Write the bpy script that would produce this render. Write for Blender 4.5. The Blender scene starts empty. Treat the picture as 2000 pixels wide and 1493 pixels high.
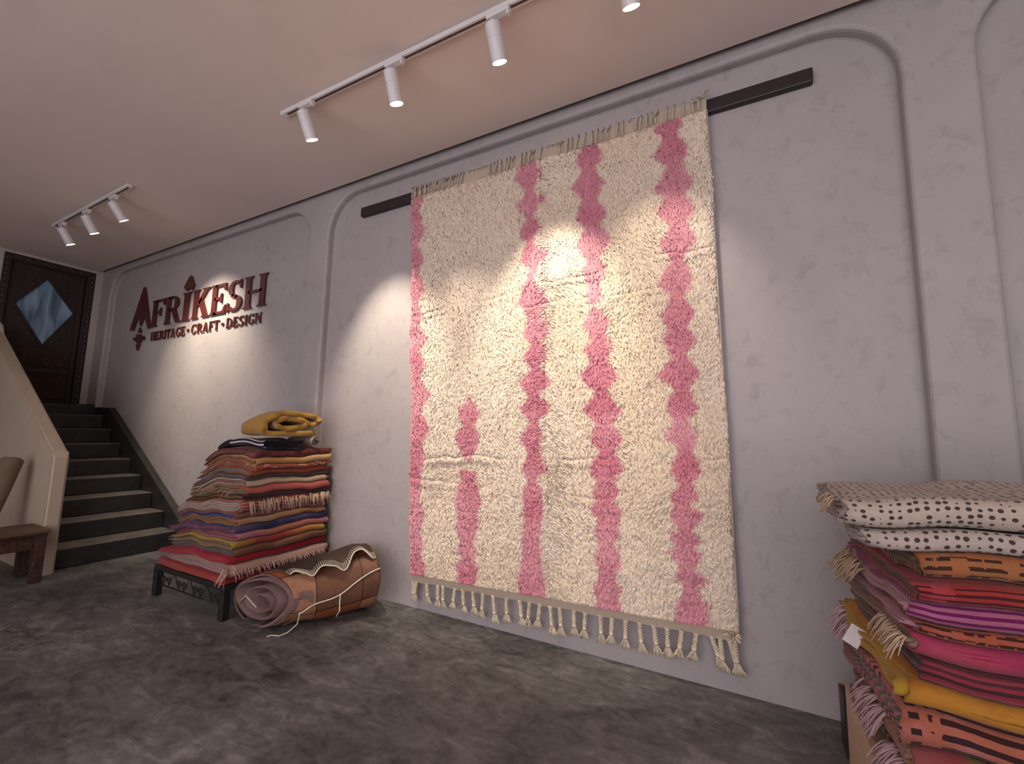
import bpy, bmesh, math, random
import numpy as np
from mathutils import Vector, Matrix

# ------------------------------------------------------------------ camera, world, lights, exposure
scene = bpy.context.scene
COL = scene.collection
yaw, pitch, roll = -0.49536, 0.11582, 0.020575
fw = Vector((math.sin(yaw)*math.cos(pitch), math.cos(yaw)*math.cos(pitch), math.sin(pitch)))
rt = fw.cross(Vector((0, 0, 1))).normalized()
up = rt.cross(fw)
r2 = rt*math.cos(roll) + up*math.sin(roll)
u2 = up*math.cos(roll) - rt*math.sin(roll)
cam_d = bpy.data.cameras.new('camera')
cam_d.sensor_fit = 'HORIZONTAL'; cam_d.sensor_width = 36.0
cam_d.lens = 853.33/2000*36; cam_d.clip_start = 0.02
cam = bpy.data.objects.new('camera', cam_d); COL.objects.link(cam)
M4 = Matrix((r2, u2, -fw)).transposed().to_4x4(); M4.translation = (0, -2.631, 1.28)
cam.matrix_world = M4
scene.camera = cam

world = bpy.data.worlds.new('world'); scene.world = world; world.use_nodes = True
bgn = world.node_tree.nodes['Background']
bgn.inputs[0].default_value = (0.90, 0.84, 0.92, 1); bgn.inputs[1].default_value = 1.75

scene.view_settings.view_transform = 'Standard'; scene.view_settings.look = 'None'
scene.view_settings.gamma = 1.0; scene.view_settings.use_curve_mapping = False
scene.view_settings.exposure = 0.6
SPOT_W = 92.0
SPOT_COL = (1.0, 0.875, 0.70)

CEIL = 3.456
rnd = random.Random(7)

# ------------------------------------------------------------------ material helpers
def srgb(r, g, b):
    f = lambda c: (c/255/12.92) if c/255 <= 0.04045 else ((c/255+0.055)/1.055)**2.4
    return (f(r), f(g), f(b), 1)

class NT:
    def __init__(s, name):
        s.m = bpy.data.materials.new(name); s.m.use_nodes = True
        s.t = s.m.node_tree; s.n = s.t.nodes; s.p = s.n['Principled BSDF']
    def link(s, a, b): s.t.links.new(a, b)
    def new(s, kind, **kw):
        n = s.n.new(kind)
        for k, v in kw.items(): setattr(n, k, v)
        return n
    def val(s, sock, v):
        if hasattr(v, 'is_output') or isinstance(v, bpy.types.NodeSocket): s.link(v, sock)
        else: sock.default_value = v
    def math(s, op, a, b=None, c=None, clamp=False):
        n = s.new('ShaderNodeMath', operation=op); n.use_clamp = clamp
        s.val(n.inputs[0], a)
        if b is not None: s.val(n.inputs[1], b)
        if c is not None: s.val(n.inputs[2], c)
        return n.outputs[0]
    def mix(s, f, a, b, mode='MIX'):
        n = s.new('ShaderNodeMix', data_type='RGBA', blend_type=mode)
        s.val(n.inputs[0], f); s.val(n.inputs[6], a); s.val(n.inputs[7], b)
        return n.outputs[2]
    def noise(s, vec, scale, detail=4, rough=0.55, dist=0.0):
        n = s.new('ShaderNodeTexNoise'); n.inputs['Scale'].default_value = scale
        n.inputs['Detail'].default_value = detail; n.inputs['Roughness'].default_value = rough
        n.inputs['Distortion'].default_value = dist
        if vec is not None: s.link(vec, n.inputs['Vector'])
        return n.outputs['Fac']
    def ramp(s, fac, stops, interp='LINEAR'):
        n = s.new('ShaderNodeValToRGB'); n.color_ramp.interpolation = interp
        e = n.color_ramp.elements
        while len(e) < len(stops): e.new(0.5)
        for el, (p, c) in zip(e, stops): el.position = p; el.color = c
        s.link(fac, n.inputs[0]); return n.outputs[0]
    def mapping(s, vec, scale=(1, 1, 1), rot=(0, 0, 0), loc=(0, 0, 0)):
        n = s.new('ShaderNodeMapping'); n.inputs['Scale'].default_value = scale
        n.inputs['Rotation'].default_value = rot; n.inputs['Location'].default_value = loc
        s.link(vec, n.inputs[0]); return n.outputs[0]
    def obj(s): return s.new('ShaderNodeTexCoord').outputs['Object']
    def pos(s): return s.new('ShaderNodeNewGeometry').outputs['Position']
    def uv(s): return s.new('ShaderNodeTexCoord').outputs['UV']
    def bump(s, h, strength=0.3, dist=0.01):
        n = s.new('ShaderNodeBump'); n.inputs['Strength'].default_value = strength
        n.inputs['Distance'].default_value = dist
        s.link(h, n.inputs['Height']); s.link(n.outputs[0], s.p.inputs['Normal'])
    def fin(s, col=None, rough=0.7, metal=0.0, spec=None):
        if col is not None: s.val(s.p.inputs['Base Color'], col)
        s.val(s.p.inputs['Roughness'], rough); s.p.inputs['Metallic'].default_value = metal
        if spec is not None: s.p.inputs['Specular IOR Level'].default_value = spec
        return s.m

def mat_noise(name, c1, c2, scale=8, rough=0.7, bump=0.0, bscale=60, stretch=(1, 1, 1), metal=0.0, spec=None):
    t = NT(name); v = t.mapping(t.obj(), stretch)
    f = t.noise(v, scale, 5, 0.6)
    col = t.ramp(f, [(0.3, c1), (0.7, c2)])
    if bump: t.bump(t.noise(v, bscale, 3), bump, 0.01)
    return t.fin(col, rough, metal, spec)

def mat_plaster(name, c1, c2, c3, rough=0.55):
    t = NT(name); v = t.pos()
    a = t.noise(v, 1.3, 4, 0.6); b = t.noise(t.mapping(v, (1, 1, .8)), 12, 6, 0.7, 0.6)
    base = t.ramp(a, [(0.3, c1), (0.7, c2)])
    smudge = t.ramp(b, [(0.33, (1, 1, 1, 1)), (0.47, (0, 0, 0, 1))])
    col = t.mix(t.math('MULTIPLY', smudge, 0.34), base, c3)
    speck = t.ramp(t.noise(v, 55, 2, 0.5), [(0.70, (0, 0, 0, 1)), (0.78, (1, 1, 1, 1))])
    col = t.mix(t.math('MULTIPLY', speck, 0.25), col, c3)
    h = t.math('ADD', t.noise(v, 7, 5, 0.6), t.math('MULTIPLY', t.noise(v, 45, 3), 0.25))
    t.bump(h, 0.22, 0.012)
    return t.fin(col, rough)

MWALL = mat_plaster('tadelakt_plaster', (0.365, 0.325, 0.318, 1), (0.415, 0.372, 0.36, 1), (0.215, 0.19, 0.19, 1))
MEND = mat_plaster('end_wall_plaster', (0.45, 0.40, 0.36, 1), (0.50, 0.45, 0.40, 1), (0.30, 0.26, 0.24, 1))
MPAR = mat_plaster('parapet_plaster', (0.46, 0.37, 0.27, 1), (0.52, 0.43, 0.32, 1), (0.34, 0.27, 0.20, 1), 0.5)
MCEIL = mat_noise('ceiling_paint', (0.72, 0.60, 0.53, 1), (0.76, 0.64, 0.57, 1), 2.0, 0.8, 0.05, 60)

def mat_floor():
    t = NT('polished_dark_concrete'); v = t.pos()
    w = t.mapping(v, (1, 1, 1), (0, 0, 0.5))
    big = t.noise(w, 1.1, 6, 0.62, 0.6)
    st = t.noise(t.mapping(v, (2.2, 5.0, 1), (0, 0, 0.55)), 2.2, 7, 0.68, 0.9)
    fine = t.noise(v, 22, 5, 0.65)
    f = t.math('ADD', t.math('MULTIPLY', big, 0.40), t.math('ADD', t.math('MULTIPLY', st, 0.42), t.math('MULTIPLY', fine, 0.18)))
    col = t.ramp(f, [(0.37, (0.030, 0.028, 0.026, 1)), (0.45, (0.085, 0.080, 0.075, 1)), (0.54, (0.155, 0.147, 0.138, 1)), (0.64, (0.29, 0.275, 0.26, 1))])
    vo = t.new('ShaderNodeTexVoronoi', feature='DISTANCE_TO_EDGE'); vo.inputs['Scale'].default_value = 0.55
    wob = t.new('ShaderNodeVectorMath', operation='ADD')
    nn = t.new('ShaderNodeTexNoise'); nn.inputs['Scale'].default_value = 2.6; nn.inputs['Detail'].default_value = 6
    sc = t.new('ShaderNodeVectorMath', operation='SCALE'); sc.inputs['Scale'].default_value = 0.30
    t.link(nn.outputs['Color'], sc.inputs[0]); t.link(v, nn.inputs['Vector'])
    t.link(v, wob.inputs[0]); t.link(sc.outputs[0], wob.inputs[1]); t.link(wob.outputs[0], vo.inputs['Vector'])
    crack = t.math('LESS_THAN', vo.outputs['Distance'], 0.0013)
    crack = t.math('MULTIPLY', crack, t.math('GREATER_THAN', t.noise(v, 0.8, 2), 0.5))
    col = t.mix(t.math('MULTIPLY', crack, 0.5), col, (0.008, 0.007, 0.007, 1))
    sp = t.new('ShaderNodeTexVoronoi'); sp.inputs['Scale'].default_value = 7; t.link(v, sp.inputs['Vector'])
    lint = t.math('LESS_THAN', sp.outputs['Distance'], 0.022)
    col = t.mix(t.math('MULTIPLY', lint, 0.8), col, (0.45, 0.42, 0.4, 1))
    t.bump(t.math('ADD', st, t.math('MULTIPLY', fine, .3)), 0.12, 0.01)
    rg = t.math('MULTIPLY_ADD', st, 0.35, 0.30)
    return t.fin(col, rg, 0, 0.4)
MFLOOR = mat_floor()

def mat_stair():
    t = NT('black_stair_paint'); v = t.pos()
    up_ = t.new('ShaderNodeSeparateXYZ'); t.link(t.new('ShaderNodeNewGeometry').outputs['Normal'], up_.inputs[0])
    n = t.noise(v, 6, 6, 0.7)
    base = t.ramp(n, [(0.35, (0.012, 0.011, 0.010, 1)), (0.7, (0.035, 0.032, 0.030, 1))])
    dust = t.math('MULTIPLY', t.math('MAXIMUM', up_.outputs['Z'], 0.0), t.ramp(t.noise(v, 9, 5, 0.7), [(0.3, (.35, .35, .35, 1)), (0.7, (1, 1, 1, 1))]))
    col = t.mix(t.math('MULTIPLY', dust, 0.85), base, (0.24, 0.205, 0.175, 1))
    t.bump(n, 0.15, 0.01)
    return t.fin(col, 0.55)
MSTAIR = mat_stair()
MSKIRT = mat_noise('black_skirting_paint', (0.012, 0.011, 0.010, 1), (0.035, 0.032, 0.030, 1), 6, 0.55, 0.1)
MBLACK = mat_noise('black_iron', (0.010, 0.009, 0.009, 1), (0.022, 0.020, 0.019, 1), 20, 0.5, 0.1)
MBATTEN = mat_noise('dark_stained_batten', (0.012, 0.008, 0.009, 1), (0.028, 0.018, 0.018, 1), 6, 0.45, 0.1, 30, (1, 12, 12))
MWHITE = mat_noise('white_powder_coat', (0.62, 0.59, 0.58, 1), (0.68, 0.65, 0.64, 1), 10, 0.35)
MSLOT = mat_noise('track_slot', (0.06, 0.02, 0.012, 1), (0.09, 0.03, 0.02, 1), 10, 0.6)
MSIGN = mat_noise('burgundy_sign', (0.070, 0.012, 0.011, 1), (0.098, 0.017, 0.015, 1), 6, 0.38)
MSTRING = mat_noise('cream_string', (0.62, 0.55, 0.43, 1), (0.75, 0.68, 0.55, 1), 40, 0.9)
MPLY = mat_noise('plywood', (0.50, 0.31, 0.20, 1), (0.60, 0.40, 0.27, 1), 3, 0.55, 0.05, 40, (1, 1, 9))
def mat_emit(name, col, st):
    t = NT(name); t.p.inputs['Emission Color'].default_value = col; t.p.inputs['Emission Strength'].default_value = st
    return t.fin((0.8, 0.8, 0.8, 1), 0.4)
MLENS = mat_emit('lamp_lens', (1.0, 0.93, 0.82, 1), 14.0)
MLENS_OFF = mat_noise('unlit_lens', (0.35, 0.33, 0.3, 1), (0.4, 0.38, 0.35, 1), 10, 0.3)

def mat_doorwood(name, dark, light, carve=0.0):
    t = NT(name); v = t.pos()
    g = t.noise(t.mapping(v, (3, 9, 1.2)), 6, 6, 0.65)
    col = t.ramp(g, [(0.35, dark), (0.72, light)])
    if carve:
        k = t.noise(t.mapping(v, (1, 1.0, 1.5)), 26, 4, 0.7, 1.5)
        hi = t.ramp(k, [(0.52, (0, 0, 0, 1)), (0.66, (1, 1, 1, 1))])
        col = t.mix(t.math('MULTIPLY', hi, carve), col, (0.30, 0.14, 0.05, 1))
        t.bump(k, 0.9, 0.02)
    else: t.bump(g, 0.3, 0.01)
    return t.fin(col, 0.6)
MDOOR = mat_doorwood('old_dark_door_wood', (0.010, 0.006, 0.004, 1), (0.040, 0.021, 0.012, 1))
MDOORC = mat_doorwood('carved_door_wood', (0.020, 0.009, 0.005, 1), (0.07, 0.032, 0.015, 1), 0.55)
MBENCH = mat_doorwood('carved_bench_wood', (0.022, 0.008, 0.004, 1), (0.085, 0.029, 0.012, 1), 0.25)
MBENCHTOP = mat_noise('worn_bench_top', (0.05, 0.024, 0.012, 1), (0.13, 0.07, 0.042, 1), 5, 0.45, 0.1, 30, (1, .2, 1))
MSTUD = mat_noise('pewter_stud', (0.30, 0.26, 0.22, 1), (0.42, 0.38, 0.33, 1), 10, 0.4, 0, 10, (1, 1, 1), 0.8)
def mat_pane():
    t = NT('frosted_blue_pane'); v = t.pos()
    n = t.noise(t.mapping(v, (1, 7, 1)), 1.6, 3, 0.5, 0.8)
    col = t.ramp(n, [(0.3, (0.035, 0.055, 0.08, 1)), (0.62, (0.13, 0.185, 0.245, 1))])
    t.link(col, t.p.inputs['Emission Color']); t.p.inputs['Emission Strength'].default_value = 0.16
    return t.fin(col, 0.35)
MPANE = mat_pane()

# ------------------------------------------------------------------ mesh helpers
def link(o, parent=None):
    COL.objects.link(o)
    if parent is not None: o.parent = parent
    return o
def mesh_obj(name, verts, faces, mat, parent=None, smooth=False, slots=None):
    me = bpy.data.meshes.new(name); me.from_pydata([tuple(v) for v in verts], [], [tuple(f) for f in faces])
    mats = mat if isinstance(mat, (list, tuple)) else [mat]
    for m in mats: me.materials.append(m)
    if slots is not None: me.polygons.foreach_set('material_index', slots)
    if smooth: me.polygons.foreach_set('use_smooth', [True]*len(me.polygons))
    me.update()
    return link(bpy.data.objects.new(name, me), parent)
def bm_obj(name, bm, mat, parent=None, smooth=False):
    bmesh.ops.recalc_face_normals(bm, faces=bm.faces)
    me = bpy.data.meshes.new(name); bm.to_mesh(me); bm.free()
    for m in (mat if isinstance(mat, (list, tuple)) else [mat]): me.materials.append(m)
    if smooth: me.polygons.foreach_set('use_smooth', [True]*len(me.polygons))
    return link(bpy.data.objects.new(name, me), parent)
def empty(name, loc, rotz=0.0):
    o = bpy.data.objects.new(name, None); o.empty_display_size = 0.1
    o.location = loc; o.rotation_euler = (0, 0, rotz); return link(o)
def tag(o, label, cat, group=None, kind=None):
    if label: o['label'] = label
    if cat: o['category'] = cat
    if group: o['group'] = group
    if kind: o['kind'] = kind
    return o
def struct(o): o['kind'] = 'structure'; return o

def add_box(bm, lo, hi, bev=0.0, rot=None, seg=2):
    c = [(lo[i]+hi[i])/2 for i in range(3)]; d = [hi[i]-lo[i] for i in range(3)]
    g = bmesh.ops.create_cube(bm, size=1.0)
    vs = g['verts']
    for v in vs: v.co = Vector((v.co.x*d[0], v.co.y*d[1], v.co.z*d[2]))
    if bev > 0:
        es = list({e for v in vs for e in v.link_edges})
        r = bmesh.ops.bevel(bm, geom=es, offset=bev, segments=seg, affect='EDGES', profile=0.5)
        vs = list({v for f in r['faces'] for v in f.verts} | {v for v in vs if v.is_valid})
    for v in vs:
        if rot is not None: v.co = rot @ v.co
        v.co += Vector(c)
def box_obj(name, lo, hi, mat, parent=None, bev=0.004, rot=None):
    bm = bmesh.new(); add_box(bm, lo, hi, bev, rot); return bm_obj(name, bm, mat, parent)
def add_prism(bm, pts, axis, a, b):
    """extrude a 2-D polygon; axis 'y': pts are (x,z); axis 'x': pts are (y,z); axis 'z': pts are (x,y)"""
    mk = {'y': lambda p, d: (p[0], d, p[1]), 'x': lambda p, d: (d, p[0], p[1]), 'z': lambda p, d: (p[0], p[1], d)}[axis]
    A = [bm.verts.new(mk(p, a)) for p in pts]; B = [bm.verts.new(mk(p, b)) for p in pts]
    n = len(pts); bm.faces.new(A); bm.faces.new(B[::-1])
    for i in range(n): bm.faces.new((A[i], B[i], B[(i+1) % n], A[(i+1) % n]))
def tube_data(pts, r, sides=6, V=None, F=None, r_end=None):
    V = [] if V is None else V; F = [] if F is None else F
    pts = [Vector(p) for p in pts]; n = len(pts); base = len(V)
    ref = Vector((0, 0, 1))
    for i, p in enumerate(pts):
        t = (pts[min(i+1, n-1)] - pts[max(i-1, 0)])
        if t.length < 1e-9: t = Vector((0, 0, 1))
        t.normalize()
        a = t.cross(ref if abs(t.dot(ref)) < 0.95 else Vector((1, 0, 0))).normalized(); b = t.cross(a)
        rr = r if r_end is None else r + (r_end-r)*i/(n-1)
        if callable(r): rr = r(i/(n-1))
        for k in range(sides):
            an = 2*math.pi*k/sides; V.append(p + a*math.cos(an)*rr + b*math.sin(an)*rr)
    for i in range(n-1):
        for k in range(sides):
            k2 = (k+1) % sides
            F.append((base+i*sides+k, base+i*sides+k2, base+(i+1)*sides+k2, base+(i+1)*sides+k))
    F.append(tuple(base+k for k in range(sides))[::-1]); F.append(tuple(base+(n-1)*sides+k for k in range(sides)))
    return V, F
def tube_obj(name, pts, r, mat, parent=None, sides=8, r_end=None):
    V, F = tube_data(pts, r, sides, None, None, r_end); return mesh_obj(name, V, F, mat, parent, True)
def lathe_data(prof, seg=20):
    V, F = [], []
    for r, z in prof:
        for k in range(seg): a = 2*math.pi*k/seg; V.append((r*math.cos(a), r*math.sin(a), z))
    for i in range(len(prof)-1):
        for k in range(seg):
            k2 = (k+1) % seg; F.append((i*seg+k, i*seg+k2, (i+1)*seg+k2, (i+1)*seg+k))
    F.append(tuple(range(seg))[::-1]); F.append(tuple((len(prof)-1)*seg+k for k in range(seg)))
    return V, F

def vnoise(X, Y, seed=0):
    X = np.asarray(X, float); Y = np.asarray(Y, float)
    xi = np.floor(X).astype(np.int64); yi = np.floor(Y).astype(np.int64); xf = X-xi; yf = Y-yi
    def h(a, b):
        n = (a*374761393 + b*668265263 + seed*1442695041) & 0xFFFFFFFF
        n = ((n ^ (n >> 13))*1274126177) & 0xFFFFFFFF
        return ((n ^ (n >> 16)) & 0xFFFF)/65535.0
    u = xf*xf*(3-2*xf); v = yf*yf*(3-2*yf)
    return (h(xi, yi)*(1-u)+h(xi+1, yi)*u)*(1-v) + (h(xi, yi+1)*(1-u)+h(xi+1, yi+1)*u)*v

# ------------------------------------------------------------------ the room shell
XE, YP = -8.15, -0.07           # end wall plane, pilaster face of the long wall
X1, YF = 4.2, -5.6
def rounded(x0, x1, top, r, o, n=10):
    """outline of a niche open at the floor, widened by o: left foot -> arch -> right foot"""
    x0 -= o; x1 += o; top += o; r += o; P = [(x0, 0.0)]
    for i in range(n+1):
        a = math.pi - i*math.pi/2/n; P.append((x0+r+r*math.cos(a), top-r+r*math.sin(a)))
    for i in range(n+1):
        a = math.pi/2 - i*math.pi/2/n; P.append((x1-r+r*math.cos(a), top-r+r*math.sin(a)))
    P.append((x1, 0.0)); return P
NICHES = [(-7.86, -3.60, 3.40, 0.34), (-3.335, 0.712, 3.407, 0.34), (0.982, X1-0.3, 3.407, 0.34)]
bm = bmesh.new()
outer = [(XE, 0.0)]
PROF = [(0.022, YP), (0.012, YP+0.003), (0.004, YP+0.010), (0.0, YP+0.024), (0.0, -0.008), (-0.006, 0.0)]
for nz in NICHES: outer += rounded(*nz, PROF[0][0])
outer += [(X1, 0.0), (X1, 3.66), (XE, 3.66)]
bm.faces.new([bm.verts.new((x, YP, z)) for x, z in outer])
for nz in NICHES:
    rows = [[bm.verts.new((x, y, z)) for x, z in rounded(*nz, o)] for o, y in PROF]
    for a, b in zip(rows, rows[1:]):
        for i in range(len(a)-1): bm.faces.new((a[i], a[i+1], b[i+1], b[i]))
    bm.faces.new(rows[-1])
bmesh.ops.remove_doubles(bm, verts=bm.verts, dist=1e-5)
struct(bm_obj('wall_back', bm, MWALL))

bm = bmesh.new(); add_box(bm, (XE-0.3, YF, -0.2), (X1, 0.2, 0.0)); struct(bm_obj('floor', bm, MFLOOR))
bm = bmesh.new()
add_box(bm, (XE-0.2, YF, CEIL), (X1, -0.12, CEIL+0.09)); add_box(bm, (XE-0.2, YF, 3.66), (X1, 0.1, 3.75))
struct(bm_obj('ceiling', bm, MCEIL))
# end wall with the door opening
DY0, DY1, DZ0, DZ1 = -1.03, -0.145, 1.53, 3.425
bm = bmesh.new()
for lo, hi in (((YF, 0.0), (DY0, 3.66)), ((DY0, DZ1), (DY1, 3.66)), ((DY1, 0.0), (0.1, 3.66)), ((DY0, 0.0), (DY1, DZ0))):
    add_box(bm, (XE-0.2, lo[0], lo[1]), (XE, hi[0], hi[1]))
struct(bm_obj('wall_left', bm, MEND))
box_wr = box_obj('wall_right', (X1, YF, 0), (X1+0.2, 0.2, 3.75), MWALL, None, 0); struct(box_wr)
wf = box_obj('wall_front', (XE, YF-0.2, 0), (-4.6, YF, 3.66), MEND, None, 0); struct(wf)

# parapet of the stair
bm = bmesh.new()
xe0, xk, slope = -5.29, -5.36, 0.548
pts = [(xe0, 0.0), (xe0, 0.985), (xk+0.03, 1.03), (xk, 1.055), (-7.66, 1.055+slope*2.30), (-7.70, 2.335), (-7.72, 2.43), (-7.78, 2.47), (XE, 2.49), (XE, 0.0)]
add_prism(bm, pts, 'y', -1.14, -1.03)
es = [e for e in bm.edges if abs(e.verts[0].co.y-e.verts[1].co.y) < 1e-6 and max(e.verts[0].co.z, e.verts[1].co.z) > 0.5]
bmesh.ops.bevel(bm, geom=es, offset=0.018, segments=3, affect='EDGES')
struct(bm_obj('wall_stair', bm, MPAR))

# staircase
st = empty('staircase', (-6.7, -0.5, 0)); st_inv = Vector((6.7, 0.5, 0))
tag(st, 'black painted staircase climbing along the plaster wall to the wooden door', 'stairs')
NOSE = [-5.40 - 0.3045*k for k in range(8)] + [-7.84]
TOPZ = [0.175*(k+1) for k in range(8)] + [1.53]
rnd = random.Random(3)
for k in range(9):
    bm = bmesh.new(); z0 = TOPZ[k-1] if k else 0.0
    add_box(bm, (XE+0.002, -1.028, z0), (NOSE[k]+rnd.uniform(-.008, .008), -0.075, TOPZ[k]), 0.012, None, 3)
    o = bm_obj('step', bm, MSTAIR, st); o.location = st_inv
bm = bmesh.new()
sk = [(-5.05, 0.0), (-5.05, 0.08), (-7.42, 1.50), (-7.84, 1.51), (-7.84, 0.0)]
add_prism(bm, sk, 'y', -0.074, -0.002); o = bm_obj('skirting', bm, MSKIRT, st); o.location = st_inv
bm = bmesh.new(); add_box(bm, (XE+0.003, -0.144, 1.531), (-7.845, -0.076, 1.55), 0.004); o = bm_obj('landing_kerb', bm, MSTAIR, st); o.location = st_inv

# ------------------------------------------------------------------ the old door
dr = empty('door_1', (XE, (DY0+DY1)/2, DZ0)); struct(dr)
tag(dr, 'old dark carved wooden door with a diamond shaped blue pane', None)
XD = XE - 0.055
def dpart(name, bm, m, parent=None):
    o = bm_obj(name, bm, m, parent or dr)
    if parent is None: o.location = -Vector(dr.location)
    return o
for nm, lo, hi in (('jamb', (DY0, DZ0), (DY0+.075, DZ1)), ('jamb', (DY1-.085, DZ0), (DY1, DZ1)), ('head', (DY0+.075, DZ1-.085), (DY1-.085, DZ1))):
    bm = bmesh.new(); add_box(bm, (XE-.12, lo[0], lo[1]), (XE-.004, hi[0], hi[1]), .008); dpart(nm, bm, MDOOR)
ly0, ly1, lz0, lz1 = DY0+.075, DY1-.085, DZ0, DZ1-.085
dT, dR, dB, dL = (-0.605, 3.20), (-0.315, 2.80), (-0.575, 2.31), (-0.865, 2.80)
bm = bmesh.new()
add_prism(bm, [(ly0, lz1), (ly1, lz1), (ly1, dR[1]), dR, dT, dL, (ly0, dL[1])], 'x', XD-.045, XD)
add_prism(bm, [(ly0, lz0), (ly1, lz0), (ly1, dR[1]), dR, dB, dL, (ly0, dL[1])], 'x', XD-.045, XD)
dpart('door_leaf', bm, MDOOR)
bm = bmesh.new(); add_prism(bm, [dT, dR, dB, dL], 'x', XD-.03, XD-.022); dpart('window_pane', bm, MPANE)
for a, b in ((dT, dR), (dR, dB), (dB, dL), (dL, dT)):
    d = Vector((b[0]-a[0], b[1]-a[1])); n = Vector((-d.y, d.x)).normalized()*.026
    bm = bmesh.new(); add_prism(bm, [(a[0]-n.x*.1, a[1]-n.y*.1), (b[0]-n.x*.1, b[1]-n.y*.1), (b[0]+n.x, b[1]+n.y), (a[0]+n.x, a[1]+n.y)], 'x', XD, XD+.016)
    dpart('diamond_moulding', bm, MDOOR)
for z0, z1 in ((2.02, 2.27), (1.60, 1.93)):
    bm = bmesh.new(); add_box(bm, (XD, ly0+.06, z0), (XD+.014, ly1-.07, z1), .006); dpart('carved_panel', bm, MDOORC)
bm = bmesh.new(); add_box(bm, (XD, ly0+.01, 1.94), (XD+.024, ly1-.01, 2.01), .008); dpart('rail', bm, MDOOR)
bm = bmesh.new(); add_box(bm, (XD, ly1-.05, lz0), (XD+.02, ly1-.005, lz1), .006); dpart('stile', bm, MDOOR)
bm = bmesh.new()
for y in (DY0+.03, DY1-.035):
    for i in range(26):
        bmesh.ops.create_icosphere(bm, subdivisions=1, radius=.0085, matrix=Matrix.Translation((XE-.003, y, DZ0+.05+i*.071)))
for i in range(9):
    bmesh.ops.create_icosphere(bm, subdivisions=1, radius=.008, matrix=Matrix.Translation((XE-.003, DY0+.12+i*.085, DZ1-.04)))
for a, b in ((dT, dR), (dR, dB), (dB, dL), (dL, dT)):
    for i in range(1, 6):
        f = i/6; d = Vector((b[0]-a[0], b[1]-a[1])); n = Vector((-d.y, d.x)).normalized()*.05
        bmesh.ops.create_icosphere(bm, subdivisions=1, radius=.006, matrix=Matrix.Translation((XD+.002, a[0]+d.x*f+n.x, a[1]+d.y*f+n.y)))
o = dpart('studs', bm, MSTUD); o['kind'] = 'stuff'

# ------------------------------------------------------------------ sign
sg = empty('wall_sign', (-5.8, 0, 2.25))
tag(sg, 'burgundy raised letter shop sign on plaster wall above the stairs', 'sign')
def sign_part(name, polys, x0, z0, sx, sz, depth=0.017, label=None):
    bm = bmesh.new()
    for P in polys: add_prism(bm, [(x0+x*sx, z0+z*sz) for x, z in P], 'y', -0.006-depth, -0.006)
    o = bm_obj(name, bm, MSIGN, sg); o.location = -Vector(sg.location)
    if label: o['label'] = label
    return o
W_ = 0.19
def stem(x, w=W_, s=0.085):
    return [[(x-s, 0), (x+w+s, 0), (x+w+s*.8, .035), (x+w+s*.25, .055), (x+w, .12), (x+w, .88), (x+w+s*.25, .945), (x+w+s*.8, .965), (x+w+s, 1),
             (x-s, 1), (x-s*.8, .965), (x-s*.25, .945), (x, .88), (x, .12), (x-s*.25, .055), (x-s*.8, .035)]]
def arc(cx, cy, rx, ry, a0, a1, wt, wn, n=14):
    """stroke along an ellipse; wt = thickness at the sides, wn = at top and bottom"""
    o, i = [], []
    for k in range(n+1):
        a = math.radians(a0+(a1-a0)*k/n); w = wn+(wt-wn)*abs(math.cos(a))
        o.append((cx+rx*math.cos(a), cy+ry*math.sin(a))); i.append((cx+(rx-w)*math.cos(a), cy+(ry-min(w, wn*1.1))*math.sin(a)))
    return [[o[k], o[k+1], i[k+1], i[k]] for k in range(n)]
def quad(x0, y0, x1, y1, w0, w1): return [[(x0, y0), (x0+w0, y0), (x1+w1, y1), (x1, y1)]]
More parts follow.
